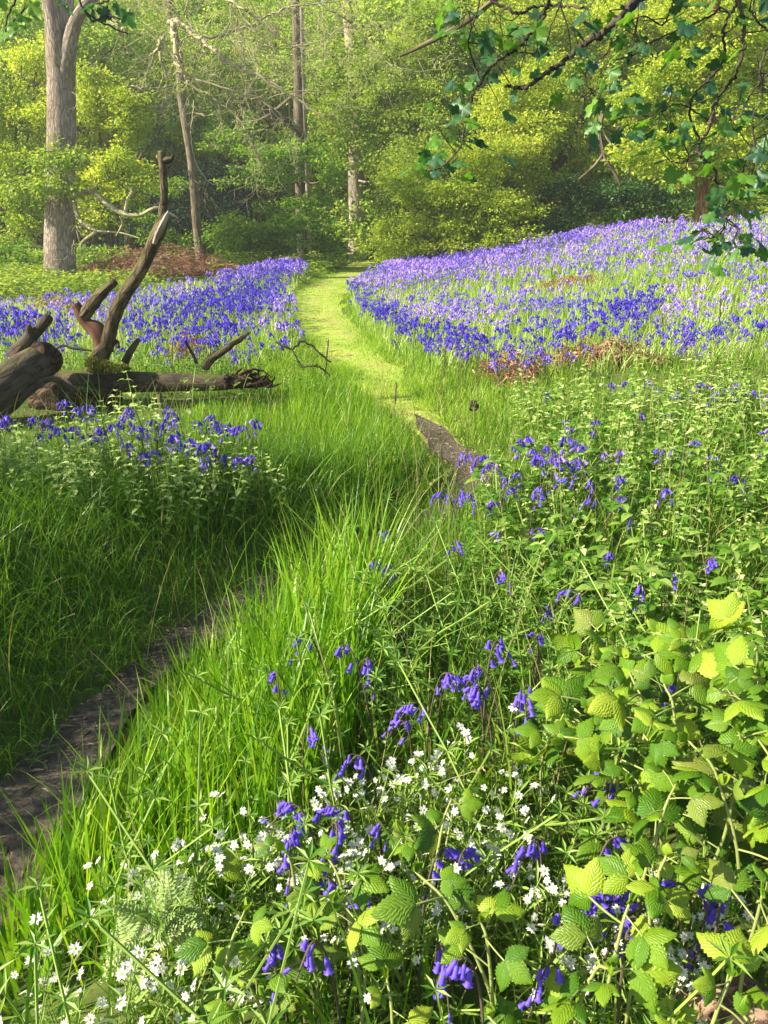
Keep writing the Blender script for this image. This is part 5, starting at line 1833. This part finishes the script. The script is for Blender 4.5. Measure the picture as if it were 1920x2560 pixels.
def herbs():
    LBED = [(-300, 1080), (0, 1030), (180, 1010), (420, 1015), (640, 1060), (800, 1110), (840, 1180), (780, 1260), (500, 1280), (200, 1300), (-300, 1330)]
    RBED = [(1180, 1010), (1300, 950), (1500, 930), (1700, 915), (2200, 900), (2200, 1640), (1700, 1640), (1420, 1420), (1280, 1330), (1120, 1290), (1160, 1190), (1260, 1100)]
    CL = [(880, 1400), (1000, 1330), (1300, 1330), (1600, 1560), (1500, 1640), (1300, 1720), (1050, 1640), (900, 1520)]
    mats = {'nettle': [M['nettle'], M['stem']], 'herb': [M['herb'], M['stem']]}
    kinds = {'nettle': [nettle_tpl(s, .40 + .05 * (s % 2)) for s in (1, 2, 3)], 'cleavers': [cleavers_tpl(s) for s in (4, 5, 6)], 'herb': [herb_tpl(s) for s in (7, 8, 9)]}
    rows = []
    p, u, v, r_ = scatter(2.8, 7.5, 340, lambda x, y, u, v: inpoly(u, v, LBED) * offpath(x, y, .3) * .75, 21, .36)
    rows += [(q, 'nettle', 'pale green nettle ' + w_, 'nettles ' + w_) for q, w_ in ((q, ('at the left end of the bed before the fallen tree' if a < 300 else ('at the right end of the bed near the bright grass' if a > 600 else 'in the middle of the bed before the fallen log'))) for q, a, b in zip(p, u, v))]
    p, u, v, r_ = scatter(1.5, 9, 200, lambda x, y, u, v: inpoly(u, v, RBED) * offpath(x, y, .25) * np.clip(.55 + .3 * noise2(x, y, 1.6, 3), .15, 1), 22, .32)
    for q, a, b in zip(p, u, v):
        k = r_.choice(['nettle', 'herb', 'herb'])
        w_ = spot(a, b)
        rows.append((q, k, 'leafy nettle ' + w_, 'nettles ' + w_) if k == 'nettle' else (q, 'herb', 'three leaved seedling ' + w_, 'seedlings ' + w_))
    p, u, v, r_ = scatter(1.0, 4.0, 170, lambda x, y, u, v: inpoly(u, v, CL) * offpath(x, y, .2), 23, .3)
    rows += [(q, 'cleavers', 'feathery cleavers stem with whorled leaves ' + w_, 'cleavers ' + w_) for q, w_ in ((q, 'between tall grass and path bend' if b < 1430 else ('beside the bright tall grass' if a < 1100 else 'at the left foot of the bramble thicket')) for q, a, b in zip(p, u, v))]
    p, u, v, r_ = scatter(.55, 1.8, 70, lambda x, y, u, v: (path_sd(x, y)[0] > .5) * 1.0, 24, .2)
    rows += [(q, 'cleavers', 'whorled cleavers stem ' + w_, 'cleavers ' + w_) for q, w_ in ((q, 'among the white flowers right of the fern' if a < 1000 else ('between the lower right bluebells' if a < 1500 else 'low in the bottom right corner')) for q, a, b in zip(p, u, v))]
    # loose herbs by log and field edge
    p, u, v, r_ = scatter(5.2, 8.5, 34, lambda x, y, u, v: inpoly(u, v, [(-200, 880), (250, 860), (800, 880), (820, 960), (760, 1010), (300, 1010), (-200, 1040)]) * 1.0, 25, .3)
    rows += [(q, 'herb', 'low leafy seedling growing about the fallen log', 'seedlings about the fallen log') for q in p]
    rr = np.random.default_rng(5)
    for kind, nm, cat in (('nettle', 'nettle', 'nettle'), ('cleavers', 'cleavers', 'cleavers'), ('herb', 'seedling', 'seedling')):
        mine = [r for r in rows if r[1] == kind]
        ok = log_clear(np.array([r[0] for r in mine]), .30)
        mine = [r for r, k_ in zip(mine, ok) if k_ or rr.random() < .12]
        mine.sort(key=nearest_in_view)
        meshes = [g.mesh(nm, mats['nettle' if kind == 'nettle' else 'herb'], smooth=False) for g in kinds[kind]]
        for q, _, lab, grp in mine[:290]:
            o = link(nm, meshes[int(rr.integers(0, 3))], None, q, (rr.normal() * .12, rr.normal() * .12, rr.uniform(0, 6.28)), rr.uniform(.42, .82) if kind == 'nettle' else rr.uniform(.65, 1.15))
            tag(o, lab, cat, grp)
        rest = mine[290:]
        if rest:
            q = np.array([r[0] for r in rest])
            g = G()
            w = rr.integers(0, 3, len(q))
            for v_ in range(3):
                s = q[w == v_]
                if len(s):
                    replicate(g, tpl_of(kinds[kind][v_]), s, rr.uniform(0, 6.28, len(s)), rr.uniform(.7, 1.15, len(s)), rr.uniform(0, .2, len(s)), rr.uniform(0, 6.28, len(s)))
            tag(g.build(nm + '_bed', mats['nettle' if kind == 'nettle' else 'herb'], smooth=False), 'farther %s growing beyond the nearest ones' % {'nettle': 'nettles', 'cleavers': 'cleavers', 'herb': 'leafy seedlings'}[kind], 'undergrowth', kind='stuff')


herbs()


# ------------------------------------------------------------------ bluebells
def bell(seg=12, L=.021, tips=True):
    rad = [(.0, .0012), (.12, .0030), (.35, .0036), (.70, .0036), (.88, .0052), (.95, .0086)] if tips else [(.0, .0012), (.3, .0042), (.75, .0045), (1.0, .0080)]
    th = np.arange(seg) * 2 * PI / seg
    V = []
    for i, (t, r) in enumerate(rad):
        rr = np.full(seg, r)
        zz = np.full(seg, -L * t)
        if tips and i >= 4:
            pk = np.where(np.arange(seg) % 2 == 0, 1.0, .62 if i == 5 else .85)
            rr = rr * pk
            zz = zz - np.where(np.arange(seg) % 2 == 0, -.0015 if i == 5 else 0, .002 if i == 5 else 0)
        V.append(np.stack([np.cos(th) * rr, np.sin(th) * rr, zz], -1))
    V = np.vstack(V)
    m_ = len(rad)
    i, j = np.meshgrid(np.arange(m_ - 1), np.arange(seg), indexing='ij')
    a = (i * seg + j).ravel()
    b = (i * seg + (j + 1) % seg).ravel()
    return V, np.stack([a, b, b + seg, a + seg], 1)


def rot_align(V, D_):
    """turn a bell that hangs down -Z so that it hangs along D_"""
    q = Vector((0, 0, -1)).rotation_difference(Vector(D_))
    return V @ np.array(q.to_matrix()).T


def stalk(seed, h, arch, lean=0.0):
    r_ = np.random.default_rng(seed)
    az = r_.uniform(0, 2 * PI)
    dx = np.array([math.cos(az), math.sin(az), 0])
    pts = [np.zeros(3), dx * .01 + [0, 0, h * .45], dx * .025 + [0, 0, h * .78], dx * (.03 + arch * .35) + [0, 0, h * .95], dx * (.03 + arch) + [0, 0, h * (1 - .35 * arch / .12)]]
    return catmull(pts, 22), az


def near_bluebell(seed, h=.34, nb=9, arch=.07):
    """parts: stalk, bells, strap leaves"""
    r_ = np.random.default_rng(seed)
    c, az = stalk(seed, h, arch)
    root = empty('bluebell')
    g = G()
    tube(g, c, np.linspace(.0028, .0016, 22), 6, mi=0)
    bm = BELLM
    for i in range(nb):
        f = .60 + .40 * (i + .3) / nb
        p = c[int(f * 21)]
        a = az + r_.normal() * .9
        out = np.array([math.cos(a), math.sin(a), 0])
        e = p + out * r_.uniform(.008, .016) + np.array([0, 0, .002])
        tube(g, catmull([p, (p + e) / 2 + [0, 0, .003], e], 5), .0008, 4, cap=False)
        o = link('bell', bm[int(r_.integers(0, len(bm)))], root)
        s = r_.uniform(.85, 1.2) * (1.0 if i < nb - 2 else .7)
        q = Vector((0, 0, -1)).rotation_difference(Vector(unit(out * r_.uniform(.1, .8) + np.array([0, 0, -1.0]))))
        o.location = e
        o.rotation_mode = 'QUATERNION'
        o.rotation_quaternion = q
        o.scale = (s, s, s)
    g.build('stalk', M['dark_stem'], root)
    g = G()
    k = 4
    a = r_.uniform(0, 2 * PI, k)
    blades(g, np.zeros((k, 3)), r_.uniform(.18, .30, k), r_.uniform(.008, .012, k), a, r_.uniform(.15, .5, k), r_.uniform(.4, 1.2, k), 6)
    g.build('leaves', M['tuft'], root, smooth=False)
    return root


def mid_bluebell_geo(seed, h=.33, nb=8, arch=.06, lod=1):
    r_ = np.random.default_rng(seed)
    c, az = stalk(seed, h, arch)
    g = G()
    if lod == 1:
        tube(g, c[::3], .0018, 4, mi=1, cap=False)
        V0, F0 = bell(6, tips=False)
    else:
        w = np.array([.003, 0, 0])
        for s in (c[[0, 10, 21]],):
            g.add(np.vstack([s - w, s + w]), np.array([[0, 3, 4, 1], [1, 4, 5, 2]]), 1)
        V0 = np.array([[0, 0, .002], [.0065, 0, -.018], [0, .0065, -.020], [-.0065, 0, -.018], [0, -.0065, -.020]]) * 1.25
        F0 = np.array([[0, 1, 2], [0, 2, 3], [0, 3, 4], [0, 4, 1]])
    for i in range(nb):
        f = .55 + .45 * (i + .3) / nb
        p = c[int(f * 21)]
        a = az + r_.normal() * 1.1
        out = np.array([math.cos(a), math.sin(a), 0])
        V = rot_align(V0 * r_.uniform(.9, 1.2), unit(out * r_.uniform(.2, .9) + np.array([0, 0, -1.0]))) + p + out * .012
        g.add(V, F0, 0)
    return g


def _bellm():
    out = []
    for k in range(3):
        V, F = bell(12, L=.0175 + .0018 * k)
        g = G()
        g.add(V, F)
        out.append(g.mesh('bell', M['bell']))
    return out


BELLM = _bellm()


def bluebells():
    S = 1920 / 1659
    spots = {
        ('violet bluebell nodding among white flowers in the lower middle', 'bluebells among the white flowers, lower middle'): [(640, 1720), (655, 1745), (690, 1775), (860, 1745), (765, 1680), (755, 1838), (660, 1905), (605, 1955), (945, 1935), (985, 1912), (735, 1925), (910, 1915), (795, 1840), (1070, 2090)],
        ('violet bluebell nodding beside the bramble at the lower right', 'bluebells beside the lower right bramble'): [(1180, 1785), (1185, 1865), (1230, 1865), (1290, 1865), (1300, 1730), (1415, 1705), (1400, 1842), (1500, 1890), (1515, 1990), (1300, 2008), (1195, 2030), (1250, 1925), (1285, 1925), (1490, 2045), (1380, 2080), (1545, 1985), (1440, 1720)],
        ('violet bluebell standing in the grass at mid height near the centre', 'bluebells in the central grass'): [(650, 1585), (830, 1632), (920, 1450), (945, 1460), (1060, 1482), (1120, 1490), (1090, 1500), (895, 1555), (940, 1530), (765, 1395), (820, 1410), (718, 1368), (1175, 1385), (1168, 1330), (600, 1480), (1055, 1465), (1135, 1475)],
        ('blue bluebell among leafy herbs right of the path bend', 'bluebells right of the path bend'): [(815, 1195), (810, 1130), (965, 1170), (900, 1215), (1045, 1220), (990, 1062), (1000, 1075), (1075, 1055), (1085, 1070), (1290, 1450), (1450, 1515), (1410, 1275), (1440, 1215), (1270, 1280), (1370, 1120), (1320, 1050), (1300, 1035), (1340, 1070), (1200, 1065), (1250, 1040), (1130, 1130), (1205, 990), (1190, 1005), (1235, 930), (1260, 940), (1225, 915), (1120, 1030), (1300, 1055), (1650, 1110), (1440, 1000), (960, 1080), (1150, 1055), (1310, 1180), (850, 1225), (1500, 1190)]}
    protos = []
    for s in range(7):
        r = near_bluebell(500 + s, .37 + .03 * (s % 3), 7 + s % 5, .04 + .02 * (s % 4))
        protos.append((r, kid_map(r)))
    used = [False] * 7
    rg = np.random.default_rng(6)
    n_ind = 0
    for (lab, grp), pts in spots.items():
        for x, y in pts:
            v = int(rg.integers(0, 7))
            r, km = protos[v]
            low_ = grp.startswith('bluebells among') or grp.startswith('bluebells beside')
            hgt = .325 + .02 * (v % 3) if low_ else .30 + .02 * (v % 3)
            q = at(x * S, y * S, hgt)
            o = r if not used[v] else copy_tree(r, km)
            used[v] = True
            o.location = q
            o.rotation_euler = (rg.normal() * .06, rg.normal() * .06, rg.uniform(0, 6.28))
            k = rg.uniform(.80, .96)
            o.scale = (k, k, k)
            tag(o, lab, 'bluebell', grp)
            n_ind += 1
    for v in range(7):
        if not used[v]:
            protos[v][0].location = at(1100 + v * 20, 1700, 0)
            tag(protos[v][0], 'violet bluebell standing in the grass at mid height near the centre', 'bluebell', 'bluebells in the central grass')
            n_ind += 1
    # middle distance: one mesh each
    LBED = [(-200, 1060), (0, 1030), (260, 1030), (600, 1050), (830, 1110), (830, 1180), (640, 1240), (300, 1230), (-200, 1230)]
    RSP = [(1300, 960), (1500, 950), (1800, 960), (2000, 1000), (2000, 1420), (1700, 1460), (1400, 1330), (1150, 1260), (1130, 1200), (1300, 1080)]
    geo = [mid_bluebell_geo(600 + s) for s in range(5)]
    ms = [g.mesh('bluebell', [M['bell'], M['dark_stem']]) for g in geo]
    rows = []
    p, u, v, r_ = scatter(3, 8, 66, lambda x, y, u, v: inpoly(u, v, LBED) * np.clip(.45 + .7 * noise2(x, y, 2.5, 5), .05, 1) * offpath(x, y, .3), 31, .30)
    rows += [(q, 'blue bluebell in the pale nettle bed before the fallen tree', 'bluebells in the left nettle bed') for q in p]
    p, u, v, r_ = scatter(2, 8, 50, lambda x, y, u, v: inpoly(u, v, RSP) * np.clip(.4 + .8 * noise2(x, y, 1.9, 6), .03, 1) * offpath(x, y, .3), 32, .30)
    rows += [(q, 'blue bluebell scattered through the rough bed on the right', 'bluebells in the right hand bed') for q in p]
    p, u, v, r_ = scatter(5.6, 27, 120, blue_density, 33, .25)
    far = sorted([q for q in p], key=lambda q: nearest_in_view([q]))
    room = 298 - n_ind - len(rows)
    for q in far[:max(room, 0)]:
        rows.append((q, 'deep blue bluebell at the near edge of the great drifts', 'bluebells at the near edge of the drifts'))
    rows.sort(key=nearest_in_view)
    for q, lab, grp in rows[:298 - n_ind]:
        o = link('bluebell', ms[int(rg.integers(0, 5))], None, q, (rg.normal() * .1, rg.normal() * .1, rg.uniform(0, 6.28)), rg.uniform(.85, 1.2))
        tag(o, lab, 'bluebell', grp)
    rest = np.array(far[max(room, 0):])
    if len(rows) > 298 - n_ind:
        rest = np.vstack([rest] + [r[0][None] for r in rows[298 - n_ind:]])
    u_, v_ = proj(rest[:, 0], rest[:, 1], rest[:, 2] + .25)
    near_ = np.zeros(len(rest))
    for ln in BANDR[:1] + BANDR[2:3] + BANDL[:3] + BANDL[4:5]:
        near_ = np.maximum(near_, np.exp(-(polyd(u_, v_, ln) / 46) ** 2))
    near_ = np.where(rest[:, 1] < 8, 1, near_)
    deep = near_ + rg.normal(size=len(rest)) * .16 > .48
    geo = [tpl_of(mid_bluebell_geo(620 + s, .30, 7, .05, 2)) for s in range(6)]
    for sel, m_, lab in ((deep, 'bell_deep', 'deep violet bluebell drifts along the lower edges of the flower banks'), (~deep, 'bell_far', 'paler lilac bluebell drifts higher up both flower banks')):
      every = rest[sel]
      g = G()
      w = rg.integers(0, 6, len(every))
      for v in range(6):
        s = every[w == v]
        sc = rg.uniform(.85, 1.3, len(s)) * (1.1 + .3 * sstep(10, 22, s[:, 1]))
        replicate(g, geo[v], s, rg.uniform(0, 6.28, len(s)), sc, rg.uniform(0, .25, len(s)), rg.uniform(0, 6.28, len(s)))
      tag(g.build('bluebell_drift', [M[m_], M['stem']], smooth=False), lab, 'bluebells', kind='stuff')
    print('bluebells', n_ind, len(rows), len(rest))


bluebells()


# ------------------------------------------------------------------ stitchwort
def stitchwort():
    r_ = np.random.default_rng(12)

    def flower():
        g = G()
        for k in range(5):
            a = k * 2 * PI / 5
            for s in (-1, 1):                                 # each petal is split in two almost to the middle
                b = a + s * .20
                D_ = np.array([[math.cos(b), math.sin(b), .18]])
                leafquads(g, np.array([[0, 0, 0.]]), unit(D_), np.array([[0, 0, 1.0]]), np.array([.0088]), np.array([.0040]), .08, 0)
        th = np.arange(6) * PI / 3
        g.add(np.vstack([[0, 0, .002], np.stack([np.cos(th) * .002, np.sin(th) * .002, np.full(6, .0012)], -1)]), np.array([[0, 1 + i, 1 + (i + 1) % 6] for i in range(6)]), 1)
        return g.mesh('flower', [M['white'], M['pollen']], smooth=False)
    fm = flower()
    protos = []
    for v in range(6):
        rg = np.random.default_rng(90 + v)
        root = empty('stitchwort')
        h = rg.uniform(.20, .30)
        g = G()
        c = catmull([[0, 0, 0], [rg.normal() * .02, rg.normal() * .02, h * .5], [rg.normal() * .03, rg.normal() * .03, h]], 10)
        tube(g, c, .0011, 4, cap=False)
        for i in range(4):
            p = c[2 + i * 2]
            for s in (0, PI):
                a = i * PI / 2 + s + rg.normal() * .2
                leafquads(g, p[None], unit(np.array([[math.cos(a), math.sin(a), .5]])), np.array([[0, 0, 1.0]]), np.array([.045]), np.array([.006]), .1)
        tips = [c[-1]]
        for k in range(1 + v % 3):
            a = rg.uniform(0, 2 * PI)
            e = c[7] + np.array([math.cos(a) * .035, math.sin(a) * .035, rg.uniform(.03, .06)])
            tube(g, catmull([c[7], (c[7] + e) / 2 + [0, 0, .006], e], 5), .0008, 4, cap=False)
            tips.append(e)
        g.build('stem', M['stem'], root)
        for t in tips:
            f = link('flower', fm, root)
            place(f, t, unit(rg.normal(size=3) * np.array([1, 1, .2])), unit(np.array([-.25, -.55, .7]) + rg.normal(size=3) * .42), rg.uniform(.85, 1.2))
        protos.append((root, kid_map(root)))
    used = [False] * 6
    S = 1920 / 1659
    zones = [([(430, 1800), (560, 1760), (700, 1720), (800, 1640), (860, 1620), (1010, 1640), (1010, 1760), (900, 1780), (800, 1800), (700, 1880), (520, 1930), (420, 1900)], 60, 'white starry stitchwort in the grass below centre', 'stitchwort below centre'),
             ([(700, 1880), (900, 1800), (1100, 1780), (1130, 1850), (1100, 1960), (900, 2010), (760, 2010), (690, 1960)], 46, 'white starry stitchwort between bramble shoots at bottom centre', 'stitchwort at bottom centre'),
             ([(1000, 1600), (1090, 1580), (1130, 1700), (1100, 1790), (1010, 1780)], 16, 'white starry stitchwort by the left flank of the thicket', 'stitchwort by the thicket'),
             ([(1180, 1880), (1340, 1850), (1400, 1960), (1340, 2060), (1200, 2060), (1130, 1980)], 30, 'white starry stitchwort under the lower right bluebells', 'stitchwort under the lower right bluebells'),
             ([(210, 1880), (330, 1850), (340, 1930), (260, 1960)], 9, 'white stitchwort at the edge of the tall grass on the left', 'stitchwort by the left tall grass'),
             ([(40, 2060), (180, 2010), (200, 2120), (120, 2212), (0, 2212)], 11, 'white stitchwort in the bottom left corner beside the path', 'stitchwort in the bottom left corner'),
             ([(270, 2100), (440, 2060), (560, 2130), (700, 2180), (690, 2212), (270, 2212)], 20, 'white stitchwort below the bracken at the bottom edge', 'stitchwort below the bracken'),
             ([(1420, 2120), (1500, 2040), (1659, 1840), (1659, 1930), (1600, 2010), (1480, 2180)], 22, 'white stitchwort near the lower right edge', 'stitchwort near the lower right edge')]
    for poly, n, lab, grp in zones:
        poly = np.array(poly) * S
        k = 0
        while k < n:
            u, v = r_.uniform(poly[:, 0].min(), poly[:, 0].max()), r_.uniform(poly[:, 1].min(), poly[:, 1].max())
            if not inpoly(np.array([u]), np.array([v]), poly)[0]:
                continue
            k += 1
            t = int(r_.integers(0, 6))
            root, km = protos[t]
            q = at(u, v, .24)
            o = root if not used[t] else copy_tree(root, km)
            used[t] = True
            o.location = q
            o.rotation_euler = (r_.normal() * .12, r_.normal() * .12, r_.normal() * .8)
            s = r_.uniform(.8, 1.15)
            o.scale = (s, s, s)
            tag(o, lab, 'wildflower', grp)


stitchwort()


# ------------------------------------------------------------------ dry bracken and litter
def dry_bracken(label, cx, cy, rx, ry, hgt, n, seed, twigs=0):
    """a heap of last year's bracken: bent stalks with withered pinnae"""
    r_ = np.random.default_rng(seed)
    b = at(cx, cy, 0)
    f = math.hypot(b[1], CAM_Z) / FPX
    g = G()
    root = empty('bracken_heap', b)
    tag(root, label, 'dead bracken')
    dpt = ry * f * 3.2
    for i in range(n):
        a, q = r_.uniform(0, 2 * PI), math.sqrt(r_.random())
        x, y = b[0] + math.cos(a) * q * rx * f, b[1] + math.sin(a) * q * dpt
        z = float(terr(x, y)) + r_.uniform(0, hgt) * (1 - q * q * .8)
        az = r_.uniform(0, 2 * PI)
        L = r_.uniform(.25, .7) * (hgt / .3) ** .5
        dx = np.array([math.cos(az), math.sin(az), 0])
        p0 = np.array([x, y, z]) - dx * L / 2 - b
        c = catmull([p0, p0 + dx * L * .5 + [0, 0, r_.uniform(.02, .16)], p0 + dx * L + [0, 0, r_.uniform(-.08, .05)]], 6)
        tube(g, c, r_.uniform(.003, .006), 3, cap=False)
        k = 8
        t = r_.integers(1, 6, k)
        D_ = unit(np.cross(dx, [0, 0, 1.0])[None] * r_.choice([-1, 1], k)[:, None] + dx * .6 + r_.normal(size=(k, 3)) * .4)
        leafquads(g, c[t], D_, unit(r_.normal(size=(k, 3)) + [0, 0, .6]), r_.uniform(.05, .13, k) * (hgt / .3) ** .5, r_.uniform(.012, .03, k))
    tag(g.build('dry_fronds', M['dead'], root, smooth=False), kind='stuff')
    for i in range(twigs):
        x, y = b[0] + r_.uniform(-.9, .9) * rx * f, b[1] + r_.uniform(-.6, .4) * dpt
        z = float(terr(x, y))
        s = r_.choice([-1, 1])
        L = r_.uniform(.6, 1.2)
        c = catmull([[x, y, z + hgt * .2], [x + s * .4 * L, y - .1, z + hgt * r_.uniform(.5, .9)], [x + s * 1.1 * L, y - .1, z + hgt * r_.uniform(.4, .9)], [x + s * 1.7 * L, y + r_.normal() * .3, z + hgt * r_.uniform(.1, .7)]], 18) - b
        c = c + r_.normal(size=c.shape) * .012
        g = G()
        tube(g, c, np.linspace(.012, .005, 18), 6, bump=.1)
        g.build('branch', M['twig'], root)


dry_bracken('large red brown heap of dead bracken and pale branches left of the path end', 395, 690, 180, 20, .8, 560, 1, 5)
dry_bracken('smaller red brown bracken patch beside the massive oak foot', 245, 668, 60, 18, .5, 130, 2)
dry_bracken('brown bracken streak lying in the middle of the right bluebell bank', 1405, 728, 95, 9, .16, 120, 3)
dry_bracken('dry bracken litter under the arching black branch on the right', 1500, 912, 150, 12, .12, 120, 4)
dry_bracken('dull purple brown dead stalks at the corner of the lime grass', 1270, 960, 70, 26, .15, 70, 5)
dry_bracken('small russet bracken tuft behind the fallen log', 480, 905, 40, 14, .2, 60, 6)
dry_bracken('russet bracken scrap between the log stub and the left drift', 150, 790, 60, 16, .25, 70, 7)
dry_bracken('dull brown bracken patch right of the path end', 985, 632, 90, 12, .3, 120, 8)
dry_bracken('brown bracken round the foot of the pale trunk at the path end', 900, 640, 40, 10, .4, 80, 9)


def litter():
    p, u, v, r_ = scatter(.6, 5.8, 900, lambda x, y, u, v: (np.abs(path_sd(x, y)[0]) < path_sd(x, y)[1] * 1.4) * np.where(y > 3.6, 1, .6), 51)
    n = len(p)
    g = G()
    p[:, 2] += .016
    a = r_.uniform(0, 2 * PI, n)
    leafquads(g, p, unit(np.stack([np.cos(a), np.sin(a), r_.uniform(-.1, .25, n)], -1)), unit(r_.normal(size=(n, 3)) * .25 + [0, 0, 1.0]), r_.uniform(.008, .05, n), r_.uniform(.003, .012, n))
    tag(g.build('leaf_litter', plain_mat('dry_litter', (.26, .20, .13), .8, .2, var=.6), smooth=False), 'bits of dry leaf and twig strewn on the earth path', 'litter', kind='stuff')


litter()


def shade_bush_left():
    """bush added out of view on the left so that its shade falls on the bank"""
    root = empty('added_shade_bush', (-3.5, 2.0, float(terr(-3.5, 2.0))))
    tag(root, 'unseen bush added beyond the left edge to shade the bank', 'bush')
    b = np.array(root.location)
    g = G()
    for q, (x, y, z, rx, ry, rz) in enumerate(((-3.4, 1.5, 1.4, .6, .7, .8), (-3.5, 2.2, 1.6, .6, .7, .8), (-3.7, 2.5, 1.2, .6, .6, .7), (-3.2, .8, 1.3, .5, .6, .7))):
        sprays(g, np.array([x, y, z]) - b, np.array([rx, ry, rz]), 260, .05, -.5, 800 + q, per=9)
    tag(g.build('foliage', M['freshleaf'], root, smooth=False), kind='stuff')
    for k in range(4):
        gg = G()
        tube(gg, catmull([[0, 0, -.1], [k * .1 - .2, k * .2 - .4, .5], [k * .15 - .2, k * .5 - .9, 1.1]], 10), np.linspace(.03, .012, 10), 7)
        gg.build('stem', M['greybark'], root)


shade_bush_left()
print('objects', len(bpy.data.objects), 'tris', sum(len(p.vertices) - 2 for m_ in bpy.data.meshes for p in m_.polygons) if len(bpy.data.objects) < 0 else sum(len(m_.loops) - 2 * len(m_.polygons) for m_ in bpy.data.meshes))
